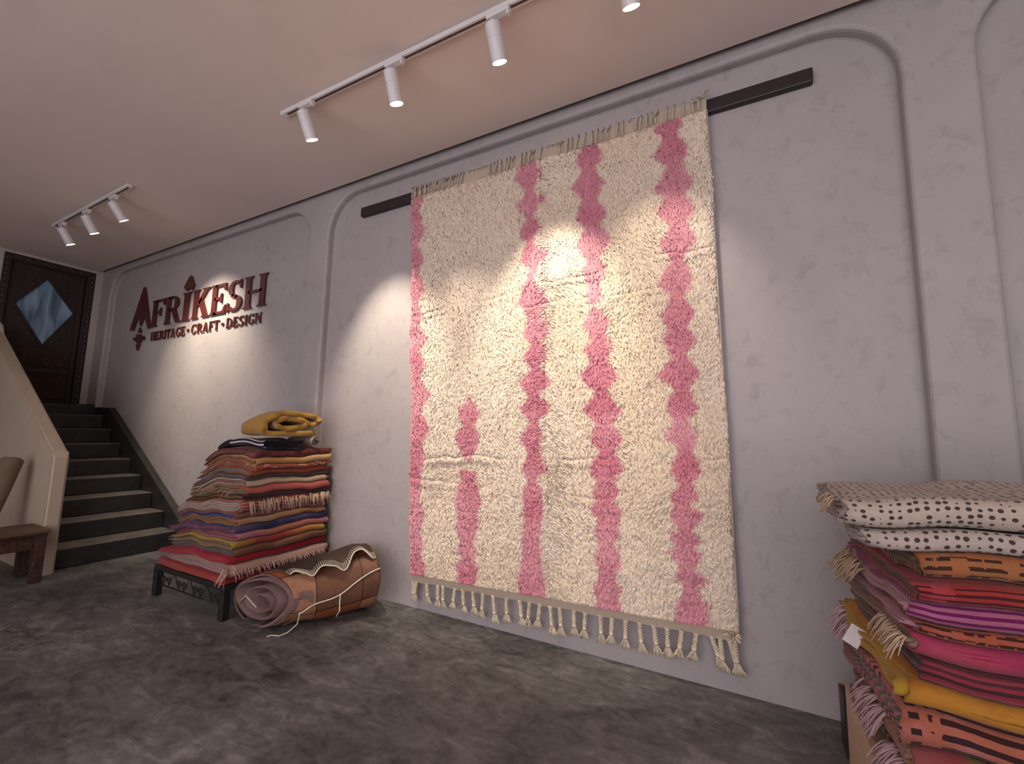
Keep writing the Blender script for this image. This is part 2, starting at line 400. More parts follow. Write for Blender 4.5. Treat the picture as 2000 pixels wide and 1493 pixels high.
def glyph(c):
    T = .085
    if c == 'I': return stem(.09), .37
    if c == 'H': return stem(.09)+stem(.66)+[[(.2, .46), (.75, .46), (.75, .46+T), (.2, .46+T)]], .94
    if c in 'EF':
        P = stem(.09)+[[(.2, 1), (.2, 1-T), (.58, 1-T), (.66, .76), (.71, .76), (.71, 1)]]
        P += [[(.2, .48), (.45, .48), (.50, .36), (.54, .36), (.54, .68), (.50, .68), (.45, .48+T), (.2, .48+T)]]
        if c == 'E': P += [[(.2, 0), (.2, T), (.60, T), (.70, .27), (.76, .27), (.73, 0)]]
        return P, (.80 if c == 'E' else .74)
    if c == 'R':
        P = stem(.09)+[[(.2, 1), (.2, 1-T), (.45, 1-T), (.45, 1)], [(.2, .47), (.2, .47+T), (.45, .47+T), (.45, .47)]]
        P += arc(.43, .735, .32, .265, -90, 90, .20, T)
        P += [[(.38, .50), (.60, .50), (.84, .06), (.93, .03), (.93, 0), (.68, 0)]]
        return P, .92
    if c == 'K':
        return stem(.09)+[[(.27, .42), (.27, .52), (.62, .93), (.54, .965), (.52, 1), (.92, 1), (.90, .965), (.80, .93), (.42, .46)],
                          [(.36, .56), (.52, .70), (.84, .07), (.95, .035), (.95, 0), (.56, 0), (.58, .035), (.62, .07)]], .94
    if c == 'S':
        P = arc(.40, .74, .33, .26, 40, 262, .21, T)+arc(.38, .265, .35, .265, -138, 82, .22, T)
        P += [[(.30, .58), (.20, .48), (.42, .40), (.56, .46)]]
        P += [[(.62, 1), (.67, 1), (.67, .72), (.62, .72), (.56, .90)], [(.05, 0), (.10, 0), (.16, .10), (.10, .30), (.05, .30)]]
        return P, .78
    if c == 'T': return stem(.32)+[[(.0, 1), (.83, 1), (.85, .74), (.80, .74), (.73, 1-T), (.10, 1-T), (.03, .74), (-.02, .74)]], .86
    if c == 'A':
        return [[(.0, 0), (.0, .035), (.06, .06), (.38, 1), (.50, 1), (.84, .06), (.92, .035), (.92, 0), (.54, 0), (.54, .035), (.62, .06), (.53, .32), (.25, .32), (.16, .06), (.26, .035), (.26, 0)]][:0] + \
               quad(.03, 0, .37, 1, .11, .10)+quad(.62, 0, .37, 1, .24, .13)+[[(.18, .28), (.66, .28), (.64, .28+T), (.20, .28+T)]]+[[(-.04, 0), (.24, 0), (.24, .05), (-.04, .05)], [(.54, 0), (.93, 0), (.93, .05), (.54, .05)]], .92
    if c in 'CG':
        P = arc(.50, .5, .46, .51, 42, 318, .21, T, 22)+[[(.82, 1), (.87, 1), (.87, .68), (.82, .68), (.74, .88)]]
        if c == 'G': P += [[(.68, .06), (.88, .12), (.88, .42), (.96, .46), (.50, .46), (.68, .42)]]
        else: P += [[(.80, .12), (.90, .28), (.86, .30), (.74, .18)]]
        return P, .96
    if c == 'D':
        return stem(.09)+[[(.2, 1), (.2, 1-T), (.42, 1-T), (.42, 1)], [(.2, 0), (.2, T), (.42, T), (.42, 0)]]+arc(.40, .5, .52, .5, -90, 90, .21, T, 18), .98
    if c == 'N': return stem(.09, .11)+stem(.74, .11)+[[(.05, 1), (.30, 1), (.85, .10), (.85, 0), (.76, 0)]], 1.0
    raise KeyError(c)
BIG = [('F', -6.690, -6.37), ('R', -6.352, -5.955), ('I', -5.945, -5.752), ('K', -5.715, -5.335), ('E', -5.325, -5.005), ('S', -4.985, -4.715), ('H', -4.690, -4.280)]
for c, xa, xb in BIG:
    P, w = glyph(c); lo = min(x for q in P for x, z in q); hi = max(x for q in P for x, z in q)
    sx = (xb-xa)/(hi-lo); sign_part('letter', P, xa-lo*sx, 2.523, sx, 0.345)
for word, xa, xb in (('HERITAGE', -6.655, -5.825), ('CRAFT', -5.690, -5.110), ('DESIGN', -4.975, -4.335)):
    G = [glyph(c) for c in word]; tot = sum(g[1]+.10 for g in G)-.10; sx = (xb-xa)/tot; x = xa
    for P, w in G: sign_part('small_letter', P, x, 2.345, sx, 0.112, 0.010); x += (w+.10)*sx
for cx in (-5.762, -5.045):
    sign_part('dot', [[(cx+.022*math.cos(a*math.pi/6), 2.400+.018*math.sin(a*math.pi/6)) for a in range(12)]], 0, 0, 1, 1, .010)
EMB = {'emblem_letter': [(-6.977, 3.103), (-6.944, 3.09), (-6.679, 2.519), (-6.744, 2.515), (-6.863, 2.689), (-6.959, 2.567), (-7.034, 2.719), (-7.144, 2.528), (-7.241, 2.534)],
       'emblem_triangle': [(-6.966, 2.55), (-6.905, 2.479), (-7.0, 2.483)],
       'emblem_lozenge': [(-7.021, 2.464), (-6.934, 2.459), (-6.86, 2.397), (-6.921, 2.339), (-6.989, 2.338), (-7.057, 2.403)],
       'emblem_point': [(-7.02, 2.329), (-6.91, 2.325), (-6.965, 2.242)],
       'emblem_bracket': [(-7.104, 2.43), (-7.074, 2.421), (-7.079, 2.405), (-7.06, 2.386), (-7.087, 2.383), (-7.109, 2.404)],
       'emblem_drop': [(-5.83, 3.068), (-5.813, 3.078), (-5.796, 3.069), (-5.715, 2.952), (-5.735, 2.89), (-5.772, 2.89), (-5.802, 2.926), (-5.86, 2.892), (-5.902, 2.902), (-5.939, 2.953)]}
for n, P in EMB.items(): sign_part(n, [P], 0, 0, 1, 1)
sign_part('emblem_bracket', [[(-6.84, 2.429), (-6.814, 2.416), (-6.811, 2.382), (-6.831, 2.373), (-6.844, 2.391), (-6.839, 2.407)]], 0, 0, 1, 1)

# ------------------------------------------------------------------ ceiling tracks and spotlights
def track(x0, x1, y, label, skew=0.0):
    t = empty('light_track', ((x0+x1)/2, y, CEIL)); L = x1-x0
    t.rotation_euler = (0, 0, skew)
    tag(t, label, 'light track', 'ceiling light tracks')
    bm = bmesh.new(); add_box(bm, (-L/2, -.018, -.030), (L/2, .018, -.001), .002); bm_obj('rail', bm, MWHITE, t)
    bm = bmesh.new(); add_box(bm, (-L/2+.03, -.006, -.0325), (L/2-.03, .006, -.0295), 0); bm_obj('slot', bm, MSLOT, t)
    bm = bmesh.new(); add_box(bm, (-L/2-.025, -.02, -.033), (-L/2, .02, -.001), .004); bm_obj('end_cap', bm, MWHITE, t)
    return t
def spotlight(x, y, label, power, tilt=30, pan=0.0, lit=True, group='track spotlights', blend=0.8, size=54):
    s = empty('track_spotlight', (x, y, CEIL-.032), math.radians(pan))
    tag(s, label, 'spotlight', group)
    bm = bmesh.new(); add_box(bm, (-.03, -.017, -.028), (.105, .017, -.001), .004); ad = bm_obj('adapter', bm, MWHITE, s)
    bm = bmesh.new(); add_box(bm, (.088, -.012, -.045), (.104, .012, -.026), .003); bm_obj('latch', bm, MWHITE, ad)
    o = tube_obj('pivot', [(0, 0, -.022), (0, .004, -.055)], .008, MWHITE, s)
    R = Matrix.Rotation(math.radians(tilt), 4, 'X')          # -Z swings towards +Y
    piv = Matrix.Translation((0, .004, -.045)) @ R
    V, F = lathe_data([(.006, .004), (.038, 0), (.041, -.004), (.041, -.066), (.0395, -.067), (.0395, -.069), (.041, -.070), (.041, -.176), (.038, -.178), (.038, -.170)], 24)
    b = mesh_obj('lamp_body', [piv @ Vector(v) for v in V], F[:-1], MWHITE, s, False)
    V, F = lathe_data([(.0375, -.171), (.0375, -.174)], 24)
    mesh_obj('lens', [piv @ Vector(v) for v in V], F, MLENS if lit else MLENS_OFF, b)
    if lit and power > 0:
        ld = bpy.data.lights.new('lamp_beam', 'SPOT'); ld.energy = power; ld.color = SPOT_COL
        ld.spot_size = math.radians(size); ld.spot_blend = blend; ld.shadow_soft_size = .028
        lo = link(bpy.data.objects.new('lamp_beam', ld), s)
        lo.matrix_local = piv @ Matrix.Translation((0, 0, -.192))
    return s
YT = -0.93
track(-2.74, 0.70, YT+.02, 'long white ceiling track carrying the spotlights in front of the big rug', 0.018)
track(-6.62, -4.86, -1.005, 'short white ceiling track far away above the stairs and sign')
spotlight(-2.53, -.955, 'white cylinder spotlight nearest the left end of the long ceiling track', SPOT_W*1.5, 28)
spotlight(-1.775, -.935, 'white glowing cylinder spotlight, second along the long ceiling track', SPOT_W*.5, 22)
spotlight(-1.085, -.92, 'white glowing cylinder spotlight, third along the long ceiling track', SPOT_W*1.15, 28)
spotlight(-.40, -.91, 'spotlight cut off by the top edge, rightmost on the long track', SPOT_W*.35)
spotlight(-5.23, -1.0, 'white spotlight on the far short track, closest to the camera', SPOT_W*1.5, 36, 0, True, 'track spotlights', 1.0, 84)
spotlight(-5.84, -1.0, 'white spotlight in the middle of the far short ceiling track', SPOT_W*.25)
spotlight(-6.45, -1.0, 'white spotlight on the far short track, closest to the door', SPOT_W*.1)

# ------------------------------------------------------------------ hanging rug
box_b = box_obj('hanging_batten', (-2.965, -.042, 3.160), (.372, -.001, 3.243), MBATTEN, None, .008)
tag(box_b, 'long dark wooden batten screwed to the wall behind the big rug', 'batten')
CO = {'TL': (-2.345, 3.172), 'TR': (-.145, 3.169), 'BL': (-2.194, .253), 'BR': (-.078, .323)}
def rugpt(s, t):
    x = (CO['TL'][0]*(1-s)+CO['TR'][0]*s)*(1-t)+(CO['BL'][0]*(1-s)+CO['BR'][0]*s)*t
    z = (CO['TL'][1]*(1-s)+CO['TR'][1]*s)*(1-t)+(CO['BL'][1]*(1-s)+CO['BR'][1]*s)*t
    return x, z
COLS = {
'c0':[(0.002,-0.1,0.074),(0.043,-0.1,0.038),(0.104,-0.1,0.065),(0.136,-0.1,0.035),(0.186,-0.1,0.062),(0.217,-0.1,0.035),(0.271,-0.1,0.07),(0.306,-0.1,0.04),(0.349,-0.1,0.063),(0.367,-0.1,0.044),(0.407,-0.1,0.082),(0.434,-0.1,0.047),(0.475,-0.1,0.071),(0.507,-0.1,0.044),(0.552,-0.1,0.09),(0.593,-0.1,0.048),(0.643,-0.1,0.091),(0.679,-0.1,0.053),(0.717,-0.1,0.074),(0.748,-0.1,0.046),(0.785,-0.1,0.06),(0.812,-0.1,0.046),(0.85,-0.1,0.069),(0.885,-0.1,0.051),(0.918,-0.1,0.066),(0.94,-0.1,0.049),(0.968,-0.1,0.068),(1.005,-0.1,0.074)],
'a1':[(0.569,0.243,0.257),(0.598,0.204,0.293),(0.628,0.225,0.273),(0.661,0.2,0.292),(0.695,0.221,0.272),(0.711,0.224,0.269)],
'a2':[(0.742,0.214,0.272),(0.752,0.217,0.268),(0.777,0.207,0.284),(0.813,0.192,0.294),(0.845,0.206,0.283),(0.878,0.196,0.28),(0.905,0.216,0.263),(0.923,0.192,0.279),(0.937,0.212,0.266),(0.954,0.195,0.279),(1.005,0.202,0.265)],
'b':[(0.008,0.446,0.519),(0.037,0.434,0.524),(0.073,0.471,0.503),(0.106,0.435,0.53),(0.14,0.472,0.498),(0.17,0.445,0.525),(0.203,0.471,0.499),(0.241,0.444,0.537),(0.273,0.475,0.506),(0.296,0.462,0.499),(0.351,0.438,0.536),(0.385,0.471,0.519),(0.425,0.45,0.533),(0.448,0.482,0.518),(0.474,0.455,0.528),(0.503,0.478,0.516),(0.535,0.438,0.535),(0.571,0.473,0.514),(0.599,0.436,0.533),(0.628,0.471,0.506),(0.665,0.437,0.516),(0.692,0.463,0.51),(0.729,0.436,0.525),(0.75,0.462,0.491),(0.773,0.438,0.51),(0.791,0.446,0.512),(0.814,0.442,0.517),(0.844,0.444,0.505),(0.881,0.437,0.503),(0.918,0.433,0.502),(0.961,0.421,0.515),(1.001,0.419,0.51)],
'c':[(0.001,0.661,0.701),(0.029,0.634,0.72),(0.059,0.654,0.699),(0.098,0.623,0.722),(0.131,0.653,0.701),(0.169,0.634,0.73),(0.201,0.663,0.707),(0.237,0.628,0.734),(0.272,0.665,0.699),(0.3,0.641,0.722),(0.33,0.662,0.699),(0.358,0.651,0.71),(0.375,0.676,0.68),(0.412,0.641,0.731),(0.447,0.671,0.712),(0.471,0.647,0.731),(0.498,0.669,0.712),(0.53,0.631,0.74),(0.566,0.674,0.711),(0.603,0.638,0.751),(0.632,0.678,0.718),(0.661,0.654,0.745),(0.69,0.678,0.72),(0.724,0.648,0.744),(0.749,0.673,0.717),(0.773,0.659,0.737),(0.787,0.666,0.717),(0.808,0.647,0.74),(0.827,0.669,0.725),(0.848,0.658,0.728),(0.865,0.667,0.711),(0.905,0.655,0.732),(0.935,0.676,0.717),(0.955,0.651,0.733),(0.974,0.66,0.724),(1.001,0.654,0.728)],
'd':[(-0.005,0.915,0.936),(0.012,0.858,0.941),(0.037,0.889,0.925),(0.068,0.859,0.95),(0.106,0.896,0.933),(0.145,0.857,0.959),(0.172,0.883,0.933),(0.201,0.858,0.961),(0.231,0.892,0.938),(0.269,0.863,0.959),(0.308,0.896,0.925),(0.348,0.854,0.948),(0.383,0.891,0.924),(0.415,0.86,0.949),(0.447,0.879,0.928),(0.474,0.862,0.95),(0.5,0.887,0.923),(0.537,0.843,0.954),(0.568,0.885,0.921),(0.6,0.857,0.939),(0.629,0.879,0.915),(0.658,0.855,0.938),(0.688,0.886,0.917),(0.721,0.86,0.941),(0.744,0.886,0.917),(0.767,0.868,0.934),(0.786,0.877,0.908),(0.805,0.861,0.942),(0.828,0.874,0.916),(0.847,0.86,0.939),(0.859,0.876,0.918),(0.874,0.858,0.937),(0.896,0.876,0.911),(0.918,0.872,0.941),(0.937,0.887,0.921),(0.962,0.867,0.943),(1.007,0.853,0.932)]}

def mat_pile():
    t = NT('shaggy_wool_pile')
    a = t.new('ShaderNodeVertexColor'); a.layer_name = 'Col'
    n = t.noise(t.mapping(t.obj(), (1, 1, .45)), 260, 3, 0.6)
    col = t.mix(0.30, a.outputs[0], t.ramp(n, [(0.3, (.45, .45, .45, 1)), (0.65, (1, 1, 1, 1))]), 'MULTIPLY')
    t.bump(n, 0.5, 0.006)
    t.p.inputs['Sheen Weight'].default_value = 0.15
    return t.fin(col, 0.95, 0, 0.1)
MPILE = mat_pile()
MHEM = mat_noise('flat_woven_hem', (0.44, 0.35, 0.25, 1), (0.55, 0.45, 0.33, 1), 90, 0.9, 0.4, 200, (1, 1, 4))
MCORD = mat_noise('cream_wool_cord', (0.58, 0.48, 0.34, 1), (0.76, 0.65, 0.48, 1), 60, 0.9, 0.3, 200)
MCORDG = mat_noise('grey_wool_cord', (0.42, 0.36, 0.29, 1), (0.56, 0.49, 0.41, 1), 60, 0.9, 0.3, 200)

rug = empty('hanging_rug', (-1.19, -.05, .2))
tag(rug, 'huge cream shaggy wool rug with columns of pink diamonds hanging on wall', 'rug')
def rug_mesh():
    nx, nz = 400, 540
    s = np.linspace(0, 1, nx); t = np.linspace(0, 1, nz); S, T = np.meshgrid(s, t)
    X, Z = rugpt(S, T)
    # ragged pattern edge
    wob = (vnoise(X*45, Z*45, 3)-.5)*.010 + (vnoise(X*110, Z*90, 9)-.5)*.006
    wobt = (vnoise(X*40, Z*40, 14)-.5)*.010
    mask = np.zeros_like(S)
    for k, L in COLS.items():
        L = np.array(L); tt = T+wobt
        lo = np.interp(tt, L[:, 0], L[:, 1]); hi = np.interp(tt, L[:, 0], L[:, 2])
        d = np.minimum(S+wob-lo, hi-(S+wob)); d = np.minimum(d, np.minimum(tt-L[0, 0]+.004, L[-1, 0]-tt+.002)*2 if k in ('a1', 'a2') else d)
        mask = np.maximum(mask, np.clip(d/.012+.5, 0, 1))
    # pile relief: drooping tufts, parted vertically along one seam
    wx = (vnoise(X*6, Z*6, 21)-.5)*.10; wz = (vnoise(X*5+5, Z*4, 22)-.5)*.06 + (vnoise(X*17, Z*12, 23)-.5)*.035 + (vnoise(X*50, Z*40, 24)-.5)*.012
    def ridge(n): return 1-np.abs(2*n-1)
    h1 = ridge(vnoise((X+wx)*24, (Z+wz)*70, 31))*.35 + ridge(vnoise((X+wx)*50, (Z+wz)*115, 32))*.65
    h2 = ridge(vnoise((X+wz)*70, (Z+wx)*14, 33))*.4 + ridge(vnoise((X+wz)*110, (Z+wx)*30, 34))*.6
    seam = np.exp(-((S-.515-.01*np.sin(T*9))/.045)**2)*(.45+.55*vnoise(X*2, Z*2.2, 40))
    h = h1*(1-seam)+h2*seam
    amp = .007+.007*vnoise(X*2.5, Z*3, 50)
    Y = -.006-h*amp - .006*vnoise(X*9, Z*9, 60)
    Y -= .010*(vnoise(X*1.6, Z*1.3, 61)-.5)
    # fold creases across the rug and gathered puckers
    for tc, dep, sl in ((.312, .024, -.045), (.355, .010, .02), (.705, .024, -.015), (.775, .012, .03)):
        line = tc + sl*(S-.5) + .010*(vnoise(X*3, Z*0+tc*50, 70)-.5)+.012*(vnoise(X*11, Z*0+tc*90, 71)-.5)
        Y += dep*np.exp(-((T-line)/.0035)**2)*np.clip(vnoise(X*3.2, Z*0+tc*31, 72)*2-.4, 0, 1) - dep*.5*np.exp(-((T-line-.008)/.006)**2)*np.clip(vnoise(X*3.2, Z*0+tc*31, 72)*2-.4, 0, 1)
    Y -= .012*np.exp(-((T-.76)/.05)**2 - ((S-.535)/.05)**2)
    edge = np.minimum(np.minimum(S, 1-S)/.006, np.minimum(T, 1-T)/.006); edge = np.clip(edge, 0, 1)
    Y = Y*edge + (1-edge)*-.001
    # edges are not ruler straight
    X = X + .006*np.sin(Z*5+1)*(np.abs(S-.5)*2)**4 + (vnoise(Z*30, X*0, 80)-.5)*.006*(np.abs(S-.5)*2)**20
    V = np.stack([X+1.19, Y, Z-.2], -1).reshape(-1, 3)
    c1 = np.array(srgb(241, 225, 205)[:3]); c2 = np.array(srgb(228, 203, 170)[:3]); p1 = np.array(srgb(226, 160, 169)[:3]); p2 = np.array(srgb(208, 126, 141)[:3])
    # wool batches: yellower patches and streaks
    g = np.clip((vnoise(X*1.7, Z*3.2, 90)-.35)*1.2, 0, 1)*.55 + .35*vnoise(X*30, Z*30, 91)*.6 + .35*np.exp(-((T-.76)/.06)**2-((S-.55)/.06)**2)
    gp = np.clip(vnoise(X*2, Z*6, 92)*1.3-.25, 0, 1)
    cr = c1+(c2-c1)*np.clip(g, 0, 1)[..., None]; pk = p1+(p2-p1)*gp[..., None]
    C = cr*(1-mask[..., None])+pk*mask[..., None]
    C = np.concatenate([C, np.ones(C.shape[:2]+(1,))], -1).reshape(-1, 4)
    idx = np.arange(nx*nz).reshape(nz, nx)
    F = np.stack([idx[:-1, :-1], idx[1:, :-1], idx[1:, 1:], idx[:-1, 1:]], -1).reshape(-1, 4)
    me = bpy.data.meshes.new('pile'); nV, nF = len(V), len(F)
    me.vertices.add(nV); me.vertices.foreach_set('co', V.ravel())
    me.loops.add(nF*4); me.loops.foreach_set('vertex_index', F.ravel().astype(np.int32))
    me.polygons.add(nF); me.polygons.foreach_set('loop_start', np.arange(0, nF*4, 4, dtype=np.int32))
    me.polygons.foreach_set('use_smooth', np.ones(nF, bool))
    me.update(); at = me.color_attributes.new('Col', 'FLOAT_COLOR', 'POINT'); at.data.foreach_set('color', C.ravel())
    me.materials.append(MPILE)
    po = link(bpy.data.objects.new('pile', me), rug)
    # loose wool tufts: short bent ribbons rooted in the ground weave, combed downwards
    rg = np.random.default_rng(5); gx, gz = 360, 470
    a, b = np.meshgrid((np.arange(gx)+.5)/gx, (np.arange(gz)+.5)/gz)
    a = np.clip(a.ravel()+(rg.random(gx*gz)-.5)*1.3/gx, .001, .999); b = np.clip(b.ravel()+(rg.random(gx*gz)-.5)*1.3/gz, .001, .999)
    ii = np.rint(a*(nx-1)).astype(int); jj = np.rint(b*(nz-1)).astype(int); k = jj*nx+ii
    P = V[k].copy(); P[:, 0] += (a*(nx-1)-ii)*2.2/nx; P[:, 2] -= (b*(nz-1)-jj)*2.9/nz; C0 = C[k].copy(); n = len(k)
    wxp, wzp = P[:, 0], P[:, 2]
    th = (vnoise(wxp*4, wzp*4, 101)-.5)*1.1 + (vnoise(wxp*14, wzp*14, 102)-.5)*1.0 + rg.normal(0, .22, n)
    th += 1.1*np.exp(-((a-.528)/.05)**2)*np.sign(a-.522) + .9*np.exp(-((b-.765)/.05)**2-((a-.54)/.06)**2)*rg.normal(0, 1, n)
    L = (.020+.016*vnoise(wxp*9, wzp*9, 103))*(.8+.4*rg.random(n))
    L *= np.clip(np.minimum(a, 1-a)/.012+.45, 0, 1)
    L = np.minimum(L, (1-b)*2.92+.004)
    dx, dz = np.sin(th), -np.cos(th); out = .006+.009*rg.random(n)+.004*vnoise(wxp*30, wzp*30, 104)
    wd = .0042+.0024*rg.random(n); rl = rg.normal(0, .55, n); px, pz, py = np.cos(rl)*-dz, np.cos(rl)*dx, np.sin(rl)
    rows_ = []
    for f, o_, w_ in ((0, .0, 1.0), (.42, 1.0, 1.0), (1.0, .75, .35)):
        for sg_ in (-1, 1):
            rows_.append(np.stack([P[:, 0]+dx*L*f+sg_*px*wd*w_, P[:, 1]-out*o_+sg_*py*wd*w_*.8, P[:, 2]+dz*L*f+sg_*pz*wd*w_], -1))
    TV = np.stack(rows_, 1).reshape(-1, 3); base = np.arange(n)[:, None]*6
    TF = np.concatenate([base+np.array([0, 1, 3, 2]), base+np.array([2, 3, 5, 4])], 1).reshape(-1, 4)
    jit = (.90+.14*rg.random(n))[:, None]; C0[:, :3] = np.clip(C0[:, :3]*jit, 0, 1); TC = np.repeat(C0, 6, 0)
    me = bpy.data.meshes.new('wool_tufts'); nF = len(TF)
    me.vertices.add(len(TV)); me.vertices.foreach_set('co', TV.ravel())
    me.loops.add(nF*4); me.loops.foreach_set('vertex_index', TF.ravel().astype(np.int32))
    me.polygons.add(nF); me.polygons.foreach_set('loop_start', np.arange(0, nF*4, 4, dtype=np.int32)); me.polygons.foreach_set('use_smooth', np.ones(nF, bool))
    me.update(); at = me.color_attributes.new('Col', 'FLOAT_COLOR', 'POINT'); at.data.foreach_set('color', TC.ravel())
    me.materials.append(MPILE); to = link(bpy.data.objects.new('wool_tufts', me), po); to['kind'] = 'stuff'
rug_mesh()
RO = Vector(rug.location)
# woven backing slab (gives the rug its thickness) and hem bands
def strip(name, pts_top, pts_bot, y0, y1, mat):
    bm = bmesh.new(); n = len(pts_top)
    add_prism(bm, pts_top+pts_bot[::-1], 'y', y0, y1)
    o = bm_obj(name, bm, mat, rug); o.location = -RO; return o
strip('backing', [rugpt(0, .002), rugpt(1, .002)], [rugpt(0, 1), rugpt(1, 1)], -.0515, -.0435, MHEM)
hemT = [rugpt(i/24, 1.0) for i in range(25)]
hemB = [(x, z-.052-.004*math.sin(i*1.7)) for i, (x, z) in enumerate(hemT)]
strip('bottom_hem', hemT, hemB, -.056, -.046, MHEM)
hemT2 = [rugpt(i/24, 0.0) for i in range(25)]
strip('top_hem', [(x, z+.070+.003*math.sin(i*2.1)) for i, (x, z) in enumerate(hemT2)], hemT2, -.056, -.044, MHEM)
# selvedge cords at both sides
for sgn in (0, 1):
    tube = [(rugpt(sgn, t/40)[0], -.052, rugpt(sgn, t/40)[1]) for t in range(41)]
    o = tube_obj('selvedge', tube, .007, MCORDG, rug, 6); o.location = -RO

# braided tassels along the bottom
rnd = random.Random(11)
def tassel(top, length, lean, name='tassel', mat=MCORD):
    V, F = [], []; bl = length*.62; nb = 16
    for k in range(3):                       # three-strand plait
        pts = []
        for i in range(nb+1):
            f = i/nb; ph = f*bl/.038*2*math.pi + k*2*math.pi/3
            pts.append((top[0]+lean*f*.6+.0086*math.sin(ph), top[1]+.0048*math.sin(2*ph), top[2]-f*bl))
        tube_data(pts, .0066, 6, V, F)
    bx, bz = top[0]+lean*.6, top[2]-bl
    tube_data([(bx, top[1], bz+.006), (bx, top[1], bz-.008)], .0125, 8, V, F)
    for j in range(13):                      # loose ends
        a = (j/12-.5)*2; yy = rnd.uniform(-.010, .006)
        pts = [(bx+a*.005, top[1], bz-.004)]
        for i in (1, 2, 3, 4):
            f = i/4; pts.append((bx+lean*.5*f+a*(.008+.024*f**1.2)+rnd.uniform(-.0015, .0015), top[1]+yy*f, bz-.004-(length-bl)*f*rnd.uniform(.92, 1.05)))
        tube_data(pts, .0034, 4, V, F, .0018)
    o = mesh_obj(name, V, F, mat, rug, True); o.location = -RO; return o
TASX = [-2.165, -2.135, -2.045, -1.945, -1.895, -1.80, -1.735, -1.655, -1.575, -1.495, -1.40, -1.305, -1.235, -1.165, -1.095, -1.035, -.945, -.875,
        -.785, -.715, -.64, -.565, -.49, -.42, -.345, -.275, -.205, -.165, -.125, -.10]
for i, x in enumerate(TASX):
    s_ = (x+2.194)/2.116; z = .253+.070*s_-.050
    tassel((x, -.054-(.006 if i % 5 == 4 else 0), z+.004), rnd.uniform(.138, .166)*(0.9 if s_ < .2 else 1), rnd.uniform(-.022, .028)+(.03 if i > 25 else 0))
# knotted fringe folded over the top edge: cords of different length lying on the front
rnd = random.Random(5)
i = 0; s_ = .004
while s_ < .995:
    x, z = rugpt(s_, 0)
    V, F = [], []; L = rnd.uniform(.055, .085); lean = rnd.uniform(-.012, .006)
    if .235 < s_ < .33 or .53 < s_ < .58 or .78 < s_ < .80:      # here they lie sideways along the batten
        pts = [(x, -.058, z+.072), (x+.02, -.070, z+.088), (x+.05, -.068, z+.084), (x+.075, -.066, z+.074+rnd.uniform(-.01, .01))]
    else:
        pts = [(x, -.056, z+.072), (x+.003, -.064, z+.082), (x+.002+lean*.3, -.072, z+.066), (x+lean, -.080, z+.058-L*.5), (x+lean*1.2, -.082, z+.055-L)]
    tube_data(pts, .0078, 6, V, F, .0060)
    for j in range(4): tube_data([pts[-1], (pts[-1][0]+rnd.uniform(-.01, .01), pts[-1][1]-.003, pts[-1][2]-.018)], .002, 4, V, F, .001)
    o = mesh_obj('top_fringe_cord', V, F, MCORDG, rug, True); o.location = -RO
    s_ += rnd.choice((.010, .011, .012, .013)) if s_ < .22 else rnd.uniform(.011, .026)
def tuft(pos, r, n, name, mat, parent, off, seed):
    q = random.Random(seed); V, F = [], []
    for k in range(n):
        a = q.uniform(0, 6.28); e = q.uniform(-.6, 1); d = Vector((math.cos(a)*.9, -abs(math.sin(a))*.5-.1, e)).normalized()
        P = Vector(pos); tube_data([P, P+d*r*.6+Vector((0, 0, .004)), P+d*r+Vector((q.uniform(-.01, .01), 0, -.010))], .0042, 5, V, F, .0025)
    o = mesh_obj(name, V, F, mat, parent, True); o.location = off; return o
tuft((-2.335, -.066, 3.240), .035, 10, 'corner_knot', MCORDG, rug, -RO, 1)
tuft((-.165, -.068, 3.240), .055, 16, 'corner_knot', MCORDG, rug, -RO, 2)
tuft((-.105, -.062, .285), .05, 12, 'corner_knot', MCORD, rug, -RO, 3)

